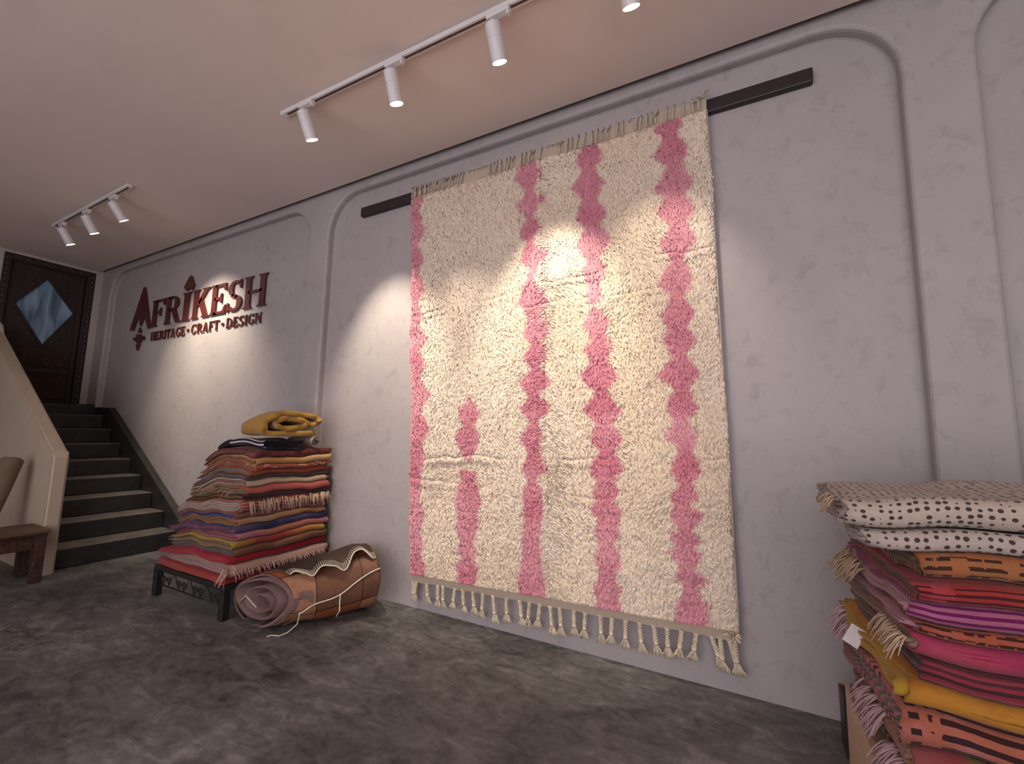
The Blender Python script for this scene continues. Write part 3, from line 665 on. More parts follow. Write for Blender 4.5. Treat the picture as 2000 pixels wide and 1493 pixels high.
# ------------------------------------------------------------------ woven cloth materials (UV in metres: u across the fold, v along the cloth)
_k = [0]
def cloth(cols, mode='plain', su=6.0, sv=40.0, dark=None, amt=0.5, fuzz=0.25):
    """cols: sRGB tuples. modes: plain, bands (colour bands across u), stripes (lines along u), dashes, dots, check"""
    _k[0] += 1; t = NT('woven_wool_%02d' % _k[0])
    uv = t.uv(); sp = t.new('ShaderNodeSeparateXYZ'); t.link(uv, sp.inputs[0]); u, v = sp.outputs[0], sp.outputs[1]
    off = t.mapping(uv, (1, 1, 1), (0, 0, 0), (_k[0]*3.7, _k[0]*1.3, 0))
    def mute(c):
        l = .3*c[0]+.55*c[1]+.15*c[2]; return [.90*(x*.80+l*.20) for x in c]
    L = [srgb(*mute(c)) for c in cols]
    wn = t.noise(off, 9, 4, .6)
    if mode == 'stripes':
        f = t.math('FRACT', t.math('ADD', t.math('MULTIPLY', v, sv/len(L)), t.math('MULTIPLY', wn, .35)))
        base = t.ramp(f, [(i/len(L), c) for i, c in enumerate(L)], 'CONSTANT')
    elif mode == 'bands':
        f = t.math('FRACT', t.math('ADD', t.math('MULTIPLY', u, su), t.math('MULTIPLY', wn, .30)))
        base = t.ramp(f, [((i+.5)/len(L), c) for i, c in enumerate(L)])
    else:
        f = t.noise(t.mapping(off, (3, 6, 1)), 1.6, 3, .55)
        base = t.ramp(f, [(.25+.5*i/max(1, len(L)-1), c) for i, c in enumerate(L)])
    if dark is not None:
        dk = srgb(*dark)
        if mode == 'dots':
            vo = t.new('ShaderNodeTexVoronoi'); vo.inputs['Scale'].default_value = 1.0; vo.inputs['Randomness'].default_value = .34
            t.link(t.mapping(off, (su, sv, 1)), vo.inputs['Vector'])
            m = t.math('LESS_THAN', t.math('ADD', vo.outputs['Distance'], t.math('MULTIPLY', t.noise(off, 160, 2), .05)), amt)
        elif mode in ('dashes', 'check', 'bands'):
            row = t.math('FLOOR', t.math('MULTIPLY', v, sv)); fr = t.math('FRACT', t.math('ADD', t.math('MULTIPLY', v, sv), t.math('MULTIPLY', t.noise(off, 14, 2), .3)))
            line = t.math('LESS_THAN', fr, .45)
            cv = t.new('ShaderNodeCombineXYZ'); t.link(t.math('MULTIPLY', u, su*1.0), cv.inputs[0])
            t.link(t.math('MULTIPLY', row, .37 if mode != 'check' else .05), cv.inputs[1])
            cell = t.noise(cv.outputs[0], 1.6, 1 if mode == 'check' else 2, .5)
            m = t.math('MULTIPLY', line, t.math('GREATER_THAN', cell, 1-amt))
            if mode == 'check':
                chk = t.math('MULTIPLY', line, t.math('LESS_THAN', t.math('FRACT', t.math('MULTIPLY', u, 26)), .55))
                zone = t.math('LESS_THAN', cell, .40)
                m = t.math('MAXIMUM', m, t.math('MULTIPLY', chk, zone))
        else:
            m = t.math('GREATER_THAN', t.noise(t.mapping(off, (su, sv, 1)), 1.0, 3, .6), 1-amt)
        base = t.mix(t.math('MULTIPLY', m, .92), base, dk)
    fib = t.noise(t.mapping(off, (60, 260, 1)), 1.0, 3, .6)
    base = t.mix(fuzz, base, t.ramp(fib, [(.3, (.35, .35, .35, 1)), (.65, (1, 1, 1, 1))]), 'MULTIPLY')
    t.bump(t.math('ADD', fib, t.noise(off, 140, 2)), .45, .003)
    t.p.inputs['Sheen Weight'].default_value = .1
    return t.fin(base, .92, 0, .12)

# ------------------------------------------------------------------ folded rugs: nested U folds swept along local X; fold nose at local -Y, layer ends at local -X
OUTER = {}
def folded_rug(name, loc, rotz, w, d, h, layers, m_out, m_in, seed, zoff=None, nose=1.0, ragged=.012, wave=.004, skew=0.0):
    """loc = middle of the nose line on the ground of this rug; body runs from local y=0 (nose) to y=d; height h"""
    q = random.Random(seed); root = empty(name, loc, rotz)
    ca, sa = math.cos(rotz), math.sin(rotz); t = h/(2*layers)
    ph = [q.uniform(0, 6.28) for _ in range(6)]
    nxs = 26
    for k in range(layers):
        r0 = h/2 - k*t; th = t*.84; path = []          # centre line of this sheet
        rc = r0 - t/2; dk = d - q.uniform(0, .04) - (0 if k == 0 else .01)
        xs0, xs1 = -w/2+q.uniform(0, ragged), w/2-q.uniform(0, ragged)
        y_in = h/2*nose + (0.0 if k == 0 else q.uniform(0, .012))
        pts = []
        for i in range(17): pts.append((dk+(y_in-dk)*i/16, rc, 0, 1))
        for i in range(1, 10):
            a = math.pi/2 + math.pi*i/10; pts.append((y_in+rc*nose*math.cos(a), rc*math.sin(a), math.cos(a), math.sin(a)))
        for i in range(17): pts.append((y_in+(dk-y_in)*i/16, -rc, 0, -1))
        n = len(pts); V, F, UV, SL = [], [], [], []
        arc_l = [0.0]
        for i in range(1, n): arc_l.append(arc_l[-1]+math.hypot(pts[i][0]-pts[i-1][0], pts[i][1]-pts[i-1][1]))
        for side in (1, -1):
            for j in range(nxs+1):
                fx = j/nxs; 
                for i in range(n):
                    y, z, ny, nz_ = pts[i]
                    jag = .007*math.sin(i*.45+ph[0]+k) + .003*math.sin(i*1.3+ph[1])
                    x = xs0+(xs1-xs0)*fx + (jag if j in (0, nxs) else 0) + skew*y
                    yy = y + ny*side*th/2; zz = z + nz_*side*th/2 + h/2
                    yy += .006*math.sin(x*5+ph[5]) * (1 if y < d*.5 else 0)
                    if zoff:
                        wx_, wy_ = loc[0]+x*ca-yy*sa, loc[1]+x*sa+yy*ca
                        zz += zoff(wx_, wy_, loc[2]+zz)
                    V.append((x, yy, zz)); UV.append((x, arc_l[i]))
        S = (nxs+1)*n
        for j in range(nxs):
            for i in range(n-1):
                a = j*n+i; F.append((a, a+1, a+n+1, a+n)); SL.append(0 if k == 0 else 1)
                a += S; F.append((a, a+n, a+n+1, a+1)); SL.append(1)
        for i in range(n-1):
            F.append((i, S+i, S+i+1, i+1)); SL.append(1 if k else 0)
            a = nxs*n+i; F.append((a, a+1, S+a+1, S+a)); SL.append(1)
        for j in range(nxs):
            F.append((j*n, (j+1)*n, S+(j+1)*n, S+j*n)); SL.append(1)
            a = j*n+n-1; F.append((a, S+a, S+a+n, a+n)); SL.append(1)
        me = bpy.data.meshes.new('fold'); me.from_pydata(V, [], F)
        me.materials.append(m_out); me.materials.append(m_in)
        me.polygons.foreach_set('material_index', SL); me.polygons.foreach_set('use_smooth', [True]*len(F))
        uvl = me.uv_layers.new(name='UVMap'); vi = np.zeros(len(me.loops), np.int32); me.loops.foreach_get('vertex_index', vi)
        uvl.data.foreach_set('uv', np.array(UV, np.float32)[vi].ravel()); me.update()
        ob = link(bpy.data.objects.new('outer_fold' if k == 0 else 'inner_fold', me), root)
        if k == 0: OUTER[root.name] = ob
    return root
def fringe(root, starts, direc, length, mat, r=.003, seed=1, spread=.3, name='fringe', droop=.6, cluster=1):
    q = random.Random(seed); V, F = [], []
    for p0 in starts:
        for c in range(cluster):
            d = Vector(direc)+Vector((q.uniform(-spread, spread), q.uniform(-spread, spread), q.uniform(-spread, spread)))
            d.normalize(); L = length*q.uniform(.7, 1.15); P = Vector(p0)+Vector((q.uniform(-1, 1), q.uniform(-1, 1), q.uniform(-1, 1)))*.004
            pts = [P+d*L*f+Vector((0, 0, -1))*L*droop*f*f for f in (0, .33, .66, 1)]
            tube_data(pts, r, 4, V, F, r*.5)
    o = mesh_obj(name, V, F, mat, OUTER[root.name], True); o['kind'] = 'stuff'; return o

# ---- iron table under the left stack
TX0, TX1, TY0, TY1, TZ = -4.04, -3.10, -.85, -.06, .225
tb = empty('iron_table', ((TX0+TX1)/2, (TY0+TY1)/2, 0)); TO = Vector(tb.location)
tag(tb, 'low black wrought iron table with scrollwork under the tall rug stack', 'table')
def tpart(name, bm, m=MBLACK): o = bm_obj(name, bm, m, tb); o.location = -TO; return o
bm = bmesh.new(); add_box(bm, (TX0, TY0, TZ-.035), (TX1, TY1, TZ), .006); tpart('table_top', bm)
for x in (TX0, TX1-.05):
    for y in (TY0, TY1-.05):
        bm = bmesh.new(); add_box(bm, (x, y, 0), (x+.05, y+.05, TZ-.035), .005); tpart('leg', bm)
def scroll(cx, cz, r, flip, plane_y):
    pts = []
    for i in range(26):
        a = i/25*2*math.pi*1.6; rr = r*(1-.8*i/25); pts.append((cx+flip*(rr*math.cos(a)-r), plane_y, cz+rr*math.sin(a)))
    o = tube_obj('scroll', pts, .0045, MBLACK, tb, 5); o.location = -TO
for i in range(4):
    cx = TX0+.15+i*.215
    scroll(cx-.006, .125, .030, 1, TY0+.025); scroll(cx+.006, .125, .030, -1, TY0+.025)
    for a, b in (((cx-.10, TZ-.04), (cx-.03, .09)), ((cx+.10, TZ-.04), (cx+.03, .09))):
        o = tube_obj('brace', [(a[0], TY0+.025, a[1]), ((a[0]+b[0])/2-.0, TY0+.025, (a[1]+b[1])/2-.012), (b[0], TY0+.025, b[1])], .004, MBLACK, tb, 5); o.location = -TO
o = tube_obj('stretcher', [(TX0+.04, TY0+.025, .085), ((TX0+TX1)/2, TY0+.025, .085), (TX1-.04, TY0+.025, .085)], .005, MBLACK, tb, 6); o.location = -TO
for i in range(3):
    cy = TY0+.16+i*.22
    pts = [(TX1-.025, cy+.035*(1-.8*k/25)*math.cos(k/25*10), .13+.035*(1-.8*k/25)*math.sin(k/25*10)) for k in range(26)]
    o = tube_obj('scroll', pts, .0045, MBLACK, tb, 5); o.location = -TO

# ---- the tall left stack
def und(x, y, z, f):                 # shared undulation of the pile, so neighbours stay in contact
    g = min(1.0, f*5)
    return g*(.010*math.sin(x*9+z*7)+.007*math.sin(x*19+y*4+z*9)+.006*math.sin(y*13+z*8+1)+.003*math.sin(y*31+x*5+z*11))
def zl(x, y, z):                       # upper layers sag towards the far left and a little at the front corner
    f = max(0.0, (z-.25)/.95)
    a = max(0.0, (-3.42-x)); b = max(0.0, (-.50-y))
    return -f*(.62*a*a+.10*a) - .10*f*b*b + und(x, y, z, f)
S1 = 'folded rugs in the tall left stack'
beige = (168, 138, 112); grey = (132, 116, 108)
LS = [  # bottom to top: height, layers, depth (x), width (y), outer cols/mode, inner cols, label
 (.050, 3, .96, .80, dict(cols=[(196, 52, 48), (178, 40, 44)]), dict(cols=[(205, 74, 58), (190, 60, 52)], mode='stripes', sv=160), 'red rug lying directly on the iron table at the bottom of stack'),
 (.080, 5, .95, .79, dict(cols=[(200, 158, 138), (186, 140, 122)]), dict(cols=[(206, 160, 142), (168, 118, 106), (190, 146, 130)], mode='stripes', sv=220), 'thick dusty pink rug of many layers above the bottom red one'),
 (.052, 2, .90, .78, dict(cols=[(196, 30, 44), (176, 22, 38)]), dict(cols=[(190, 34, 52), (204, 60, 66)]), 'bright crimson folded rug low in the tall left stack'),
 (.050, 4, .86, .77, dict(cols=[(150, 96, 64), (132, 76, 54)], mode='bands', su=2), dict(cols=[(112, 90, 92), (146, 118, 108), (88, 68, 78)], mode='stripes', sv=260), 'brown rug with grey striped layers above the crimson one'),
 (.046, 3, .86, .77, dict(cols=[(176, 60, 36), (206, 120, 44), (196, 166, 48), (170, 62, 44)], mode='bands', su=1.3), dict(cols=[(160, 118, 52), (142, 104, 84)], mode='stripes', sv=150), 'orange rug with a yellow band in lower part of stack'),
 (.046, 3, .85, .76, dict(cols=[(204, 116, 84), (190, 104, 112), (198, 120, 128)], mode='bands', su=1.0), dict(cols=[(196, 76, 92), (172, 108, 102)], mode='stripes', sv=120), 'salmon pink rug just under the blue and orange one'),
 (.044, 2, .84, .75, dict(cols=[(66, 62, 112), (92, 76, 116), (52, 46, 96)], mode='bands', su=2.2), dict(cols=[(190, 90, 98), (66, 40, 84)]), 'indigo blue rug in the middle of the tall left stack'),
 (.048, 2, .83, .75, dict(cols=[(198, 138, 84), (186, 116, 64), (196, 150, 112)], mode='bands', su=1.6, dark=(118, 60, 40), sv=18, amt=.42), dict(cols=[(170, 120, 46), (150, 92, 60)]), 'tan orange rug with dark dabs resting on the indigo one'),
 (.040, 2, .84, .75, dict(cols=[(160, 96, 92), (148, 84, 82)]), dict(cols=[(56, 84, 146), (60, 78, 132)]), 'mauve rug with blue edge beneath the fringed red one'),
 (.092, 3, .80, .755, dict(cols=[(186, 72, 58), (200, 150, 116), (176, 60, 52)], mode='stripes', sv=140), dict(cols=[(176, 150, 132), (190, 160, 140)]), 'red and cream striped rug with long fringe across its fold'),
 (.034, 2, .80, .73, dict(cols=[(84, 40, 48), (66, 30, 42)]), dict(cols=[(150, 112, 40), (134, 94, 44)]), 'dark maroon rug with ochre layers above the fringed one'),
 (.060, 4, .80, .72, dict(cols=[(206, 96, 82), (196, 82, 74)]), dict(cols=[(156, 126, 58), (176, 146, 98), (134, 96, 52)], mode='stripes', sv=200), 'coral red folded rug under the cream double fold'),
 (.046, 2, .75, .72, dict(cols=[(206, 180, 142), (192, 162, 126)]), dict(cols=[(178, 124, 98), (120, 84, 82)]), 'cream folded rug with plain rounded fold in upper stack'),
 (.036, 2, .74, .71, dict(cols=[(112, 84, 74), (94, 68, 62)], mode='bands', su=2, dark=(60, 42, 42), sv=40, amt=.5), dict(cols=[(126, 112, 112), (106, 92, 96)]), 'grey brown rug with dark marks in upper stack'),
 (.044, 2, .70, .70, dict(cols=[(190, 92, 50), (170, 74, 44), (190, 96, 60)]), dict(cols=[(112, 142, 132), (150, 130, 112)]), 'burnt orange rug with a teal edge'),
 (.036, 2, .68, .69, dict(cols=[(172, 66, 50), (190, 90, 60)], dark=(220, 180, 150), su=30, sv=60, amt=.42), dict(cols=[(160, 92, 74), (176, 104, 84)]), 'rust red rug with white stitched flecks'),
 (.046, 2, .66, .68, dict(cols=[(206, 150, 74), (214, 174, 112), (196, 136, 66)], mode='bands', su=1.4), dict(cols=[(170, 104, 60), (150, 82, 52)]), 'golden tan folded rug just under the brick red one'),
 (.052, 2, .66, .68, dict(cols=[(140, 66, 50), (124, 54, 46)], dark=(84, 34, 34), su=22, sv=70, amt=.5), dict(cols=[(160, 98, 78), (140, 80, 66)], dark=(78, 40, 36), su=14, sv=40, amt=.42), 'brick red patterned rug topping the folds of the left stack'),
]
z = TZ+.002; Lrugs = []
for i, (h, ly, d, w, mo, mi, lab) in enumerate(LS):
    fz = i/len(LS); q = random.Random(100+i)
    xn = -3.095+q.uniform(-.012, .018)+(.02 if i in (9,) else .025 if i == 1 else 0); yb = -.052-.02*q.random()
    r = folded_rug('folded_rug', (xn, yb-w/2-.0, z), math.pi/2, w, d*1.0, h*.96, ly, cloth(**mo), cloth(**mi), 200+i, zl, 1.0, .034, .0045, q.uniform(-.04, .04))
    tag(r, lab, 'rug', S1); Lrugs.append((r, z, h, w)); z += h
ZT = z
MFR = mat_noise('cream_fringe_yarn', (0.52, 0.38, 0.26, 1), (0.66, 0.50, 0.36, 1), 50, .9)
MFRP = mat_noise('pink_fringe_yarn', (0.50, 0.30, 0.25, 1), (0.62, 0.42, 0.35, 1), 50, .9)
# long fringe over the nose of the striped one (local -Y is the nose)
r, z9, h9, w9 = Lrugs[9]; q = random.Random(4)
fringe(r, [(-w9/2+.06+q.random()*(w9-.08), -.004, h9*q.uniform(.72, 1.0)) for _ in range(120)], (.12, -.15, -1), .065, MFR, .0028, 9, .22, 'fringe', .3)
r, z1, h1, w1 = Lrugs[1]
fringe(r, [(-w1/2+.03+.7*k/70, -.004, .045) for k in range(70)], (0, -.75, -.6), .045, MFRP, .0028, 12, .35)
fringe(r, [(-w1/2+.005, .02+.07*k/26, .03+.04*(k % 3)/3) for k in range(26)], (-.8, -.3, -.5), .06, MFRP, .003, 13, .3, 'corner_fringe')
r, z11, h11, w11 = Lrugs[11]
fringe(r, [(-w11/2+.0, .12+.05*k, .03) for k in range(9)], (-.95, .1, -.25), .05, MFR, .0025, 14, .25)

# black and white striped rug, cream roll and mustard blanket on top
def zl0(x, y):
    a = max(0.0, (-3.42-x)); b = max(0.0, (-.50-y)); return -(.55*a*a+.09*a) - .10*b*b + .006
MBW = cloth([(24, 20, 30), (26, 22, 32)], 'plain')
def mat_bw():
    t = NT('black_white_stripe'); uv = t.uv(); sp = t.new('ShaderNodeSeparateXYZ'); t.link(uv, sp.inputs[0])
    f = t.math('FRACT', t.math('MULTIPLY', sp.outputs[1], 42))
    m = t.math('MULTIPLY', t.math('LESS_THAN', f, .38), t.math('GREATER_THAN', sp.outputs[0], -.13))
    return t.fin(t.mix(m, srgb(26, 22, 34), srgb(206, 198, 196)), .9)
MBWS = mat_bw()
zb = lambda x, y, z_: -.30*max(0., -3.42-x)**2
r = folded_rug('striped_rug', (-3.40, -.66, ZT+.006), math.radians(0), .60, .34, .056, 2, MBWS, MBW, 301, lambda x, y, z_: und(x, y, z_, 1)+zl0(x, y), 1.0, .01, .003)
tag(r, 'black folded rug with white stripes beneath the mustard blanket', 'rug')
def rolled(name, c0, c1, rad, turns, th, m_out, m_in, seed, squash=1.0, phase=0.0, nseg=70, sides=6, grow=1.0):
    """spiral sheet rolled round the axis c0->c1 (c0 is the visible end)"""
    c0, c1 = Vector(c0), Vector(c1); ax = (c1-c0).normalized(); L = (c1-c0).length
    sd = ax.cross(Vector((0, 0, 1))).normalized(); upv = sd.cross(ax).normalized()
    root = empty(name, c0); q = random.Random(seed); V, F, UV, SL = [], [], [], []
    nl = 10
    for side in (1, -1):
        for j in range(nl+1):
            for i in range(nseg+1):
                f = i/nseg; a = phase+f*turns*2*math.pi; rr = rad*(1-.88*f) + side*th/2
                rr *= 1+.03*math.sin(3*a+j*.5)+(grow-1)*j/nl
                p = ax*(L*j/nl+(.012*math.sin(a*1.7) if j == 0 else 0)) + sd*rr*math.cos(a) + upv*rr*math.sin(a)*squash
                V.append(p); UV.append((L*j/nl, f*turns*2*math.pi*rad*.6))
    n = nseg+1; S = (nl+1)*n
    for j in range(nl):
        for i in range(nseg):
            a = j*n+i; F.append((a, a+n, a+n+1, a+1)); SL.append(0); a += S; F.append((a, a+1, a+n+1, a+n)); SL.append(1)
    for i in range(nseg):
        F.append((i, i+1, S+i+1, S+i)); SL.append(1); a = nl*n+i; F.append((a, S+a, S+a+1, a+1)); SL.append(1)
    for e in (0, nseg):
        for j in range(nl): a = j*n+e; F.append((a, a+n, S+a+n, S+a)); SL.append(0)
    o = mesh_obj('rolled_sheet', V, F, [m_out, m_in], root, True, SL)
    uvl = o.data.uv_layers.new(name='UVMap'); vi = np.zeros(len(o.data.loops), np.int32); o.data.loops.foreach_get('vertex_index', vi)
    uvl.data.foreach_set('uv', np.array(UV, np.float32)[vi].ravel())
    return root
MCRM = cloth([(206, 186, 158), (190, 170, 144)]); MCRMD = cloth([(150, 136, 118), (90, 82, 76)], 'plain')
r = rolled('rolled_rug', (-3.095, -.235, ZT+.050), (-3.42, -.22, ZT+.050), .037, 2.6, .009, MCRM, MCRMD, 5, .9)
tag(r, 'small cream rug roll with grey spiral end beside the mustard blanket', 'rug')

def sweep_sheet(name, path, ext, origin, axis_dir, th, m_top, m_bot, root_name, nl=12, wob=.006, bulge=0.0, seed=1):
    """open cloth sheet: 2-D path (across, up) swept along axis_dir for ext metres; two faces with different cloth"""
    ax = Vector(axis_dir).normalized(); ac = Vector((0, 0, 1)).cross(ax).normalized(); O = Vector(origin)
    # smooth path
    P = [Vector(p) for p in path]; Q = []
    for i in range(len(P)-1):
        p0, p1, p2, p3 = P[max(i-1, 0)], P[i], P[i+1], P[min(i+2, len(P)-1)]
        for k in range(6):
            t = k/6; Q.append(.5*((2*p1)+(p2-p0)*t+(2*p0-5*p1+4*p2-p3)*t*t+(3*p1-p0-3*p2+p3)*t**3))
    Q.append(P[-1]); n = len(Q); nor = []
    for i in range(n):
        d = Q[min(i+1, n-1)]-Q[max(i-1, 0)]; d.normalize(); nor.append(Vector((-d.y, d.x)))
    root = empty(root_name, O); V, F, SL, UV = [], [], [], []; q = random.Random(seed); ph = q.uniform(0, 6)
    for side in (1, -1):
        for j in range(nl+1):
            f = j/nl; sc = 1-bulge*(f-.0)**2
            for i in range(n):
                e = Q[i]+nor[i]*side*th/2
                # rounded lips at both ends of the sweep
                V.append(ac*(e.x*sc+wob*math.sin(f*7+i*.3+ph))+Vector((0, 0, 1))*(e.y*sc+wob*.5*math.sin(f*9+i*.25))+ax*(ext*f+.012*math.sin(i*.7+ph)*(1 if j in (0, nl) else .6)))
                UV.append((ext*f, i*.012))
    S = (nl+1)*n
    for j in range(nl):
        for i in range(n-1):
            a = j*n+i; F.append((a, a+1, a+n+1, a+n)); SL.append(0); a += S; F.append((a, a+n, a+n+1, a+1)); SL.append(1)
    for i in range(n-1):
        F.append((i, S+i, S+i+1, i+1)); SL.append(1); a = nl*n+i; F.append((a, a+1, S+a+1, S+a)); SL.append(1)
    for e in (0, n-1):
        for j in range(nl): a = j*n+e; F.append((a, a+n, S+a+n, S+a)); SL.append(0)
    o = mesh_obj(name, V, F, [m_top, m_bot], root, True, SL)
    uvl = o.data.uv_layers.new(name='UVMap'); vi = np.zeros(len(o.data.loops), np.int32); o.data.loops.foreach_get('vertex_index', vi)
    uvl.data.foreach_set('uv', np.array(UV, np.float32)[vi].ravel())
    return root
MMUS = cloth([(188, 132, 38), (204, 150, 56), (176, 118, 34)], 'plain', fuzz=.12); MBEI = cloth([(196, 164, 140), (178, 146, 124)], 'plain', fuzz=.12)
# cross-section seen at the open end (facing +x): mustard outside, beige inside
pa = [(.20, .030), (.05, .022), (-.10, .020), (-.205, .028), (-.235, .075), (-.19, .130), (-.10, .168), (.02, .170), (.13, .158), (.195, .142), (.215, .112), (.185, .092), (.12, .104), (.02, .126), (-.09, .128), (-.145, .100), (-.13, .070), (-.04, .058), (.06, .070), (.10, .092)]
pa = [(-x*.98, y_*1.06) for x, y_ in pa]
r = sweep_sheet('plush_sheet', pa, .40, (-3.11, -.42, ZT+.087), (-1, .05, 0), .040, MBEI, MMUS, 'folded_blanket', 12, .004, .22, 8)
tag(r, 'mustard yellow plush blanket with beige lining folded on top of left stack', 'blanket')
pb = [(-.085, .050), (.0, .048), (.06, .052), (.085, .072), (.05, .090), (-.02, .092)]
# ------------------------------------------------------------------ patchwork hide rug rolled up on the floor
def mat_patch(seed, su, sv, cols):
    t = NT('patchwork_hide_%d' % seed); uv = t.uv(); sp = t.new('ShaderNodeSeparateXYZ'); t.link(uv, sp.inputs[0])
    cu = t.math('FLOOR', t.math('MULTIPLY_ADD', sp.outputs[0], su, seed*1.37)); cv_ = t.math('FLOOR', t.math('MULTIPLY_ADD', sp.outputs[1], sv, seed*2.1))
    cb = t.new('ShaderNodeCombineXYZ'); t.link(cu, cb.inputs[0]); t.link(cv_, cb.inputs[1]); cb.inputs[2].default_value = seed
    wn = t.new('ShaderNodeTexWhiteNoise', noise_dimensions='3D'); t.link(cb.outputs[0], wn.inputs[0])
    L = [srgb(*c) for c in cols]
    base = t.ramp(wn.outputs['Value'], [(i/len(L), c) for i, c in enumerate(L)], 'CONSTANT')
    n = t.noise(t.obj(), 14, 6, .7); base = t.mix(.55, base, t.ramp(n, [(.3, (.35, .28, .25, 1)), (.65, (1, 1, 1, 1))]), 'MULTIPLY')
    fu = t.math('FRACT', t.math('MULTIPLY_ADD', sp.outputs[0], su, seed*1.37)); fv = t.math('FRACT', t.math('MULTIPLY_ADD', sp.outputs[1], sv, seed*2.1))
    seam = t.math('MAXIMUM', t.math('LESS_THAN', fu, .025), t.math('LESS_THAN', fv, .03))
    base = t.mix(t.math('MULTIPLY', seam, .8), base, (.012, .008, .006, 1))
    t.bump(t.noise(t.obj(), 60, 4), .35, .006)
    return t.fin(base, .62)
MHIDE = mat_patch(3, 3.2, 3.6, [(150, 84, 44), (168, 118, 84), (120, 80, 58), (158, 92, 50), (176, 126, 94)])
MHIDED = mat_patch(8, 3.4, 2.6, [(58, 42, 34), (50, 36, 30), (166, 120, 90), (44, 32, 28)])
MHIDEI = mat_noise('mauve_hide_back', (0.13, 0.075, 0.062, 1), (0.22, 0.13, 0.11, 1), 7, .75, .3, 60)
A0, A1 = Vector((-2.815, -.76, .168)), Vector((-2.55, -.135, .215))
hr = empty('hide_rug_roll', (A0.x, A0.y, 0)); HO = Vector(hr.location)
tag(hr, 'rolled brown patchwork hide rug with white stitched edges lying on floor', 'rug')
axd = (A1-A0).normalized(); sdv = Vector((axd.y, -axd.x, 0)).normalized(); upz = Vector((0, 0, 1))
def hp(f, a, k=1.0, lift=0.0):
    """point on the roll: f along axis 0..1, a angle in degrees (0 = right side, 90 = top), k radius factor"""
    c = A0.lerp(A1, f)+axd*(.135*math.cos(math.radians(a))*k*max(0., 1-f/.40)**1.3); ra = .208+.05*f; rb = .163+.045*f; r_ = math.radians(a)
    dent = 1+.035*math.sin(f*6+a*.04)+.02*math.sin(f*13+a*.09)
    p = c+sdv*ra*k*dent*math.cos(r_)+upz*(rb*k*dent*math.sin(r_)+lift)
    p.z = max(p.z, .006+.004*abs(k-1)*20); return p
def hide_sheet(name, fa, th, mat, nf=40, na=30, k0=1.0):
    """fa(f, g) -> (f', angle, k, lift): sheet over f, g in 0..1"""
    V, F, UV, SL = [], [], [], []
    for side in (1, 0):
        for i in range(nf+1):
            for j in range(na+1):
                f, a, k, l = fa(i/nf, j/na); p = hp(f, a, k+(0 if side else -th), l)
                V.append(p); UV.append((f*.72, math.radians(a)*.19))
    n = na+1; S = (nf+1)*n
    for i in range(nf):
        for j in range(na):
            a = i*n+j; F.append((a, a+1, a+n+1, a+n)); SL.append(0); a += S; F.append((a, a+n, a+n+1, a+1)); SL.append(1)
    for i in range(nf):
        for e in (0, na): a = i*n+e; F.append((a, a+n, S+a+n, S+a)); SL.append(1)
    for j in range(na):
        for e in (0, nf): a = e*n+j; F.append((a, a+1, S+a+1, S+a)); SL.append(1)
    o = mesh_obj(name, V, F, [mat, MHIDEI], hr, True, SL); o.location = -HO
    uvl = o.data.uv_layers.new(name='UVMap'); vi = np.zeros(len(o.data.loops), np.int32); o.data.loops.foreach_get('vertex_index', vi)
    uvl.data.foreach_set('uv', np.array(UV, np.float32)[vi].ravel()); return o
# spiral layers seen at the near end
V, F = [], []
nsp, turns = 90, 2.7
rows = []
for side in (0, 1):
    for i in range(nsp+1):
        f = i/nsp; a = -100+f*turns*360; k = .98-.80*f+(0.10 if side else 0)*(1-.5*f)
        k *= 1+.06*math.sin(a*.05+1); rows.append((a, k))
for fz_ in (-.02, .10, .35):
    for a, k in rows:
        p = hp(max(fz_, 0), a, k*.97); p = p+axd*(fz_ if fz_ < 0 else 0)*1.0+axd*.012*math.sin(a*.03); V.append(p)
n1 = nsp+1; S = 2*n1
for l in range(2):
    for i in range(nsp):
        for b, fl in ((0, 0), (n1, 1)):
            q4 = (l*S+b+i, l*S+b+i+1, (l+1)*S+b+i+1, (l+1)*S+b+i); F.append(q4 if fl else q4[::-1])
for i in range(nsp): F.append((i, i+1, n1+i+1, n1+i))
o = mesh_obj('spiral_end', V, F, MHIDEI, hr, True); o.location = -HO
body = hide_sheet('rolled_body', lambda f, g: (f, -95+g*330, 1.0, 0), .07, MHIDE, 40, 50)
ev = lambda f: 60-14*math.sin(f*3.0+.2)+11*math.sin(f*17+.6)*(.15+f)+2*math.sin(f*37)
def up_flap(f, g):
    a1 = ev(f); a = 168+(a1-168)*g; near = g**3
    return (.10+.88*f, a, 1.035+.24*near*(.30+.70*math.sin(f*3.1))+.08*near*math.sin(f*17), 0)
UF = hide_sheet('upper_flap', up_flap, .035, MHIDED, 60, 24)
el = lambda f: -22+46*f+4*math.sin(f*9)
def low_flap(f, g):
    a1 = el(f); a = -88+(a1+88)*g; return (.13+.86*f, a, 1.035+.05*g, 0)
LF = hide_sheet('lower_flap', low_flap, .03, MHIDE, 50, 16)
def edge_tube(name, fn, r, par, n=80):
    pts = []
    for i in range(n+1):
        f, a, k, l = fn(i/n); pts.append(hp(f, a, k+.004, l))
    tube_obj(name, pts, r, MSTRING, par, 6)
edge_tube('edge_piping', lambda t: up_flap(t, 1.0), .0048, UF)
edge_tube('edge_piping', lambda t: low_flap(t, 1.0), .0048, LF)
V, F = [], []
for i in range(54):
    f = i/53; a = [hp(*up_flap(f, g)) for g in (.90, .95, 1.0)]
    a = [p+(p-A0.lerp(A1, up_flap(f, 1)[0])).normalized()*.003 for p in a]; tube_data(a, .0019, 4, V, F)
o = mesh_obj('blanket_stitches', V, F, MSTRING, UF, True); o['kind'] = 'stuff'
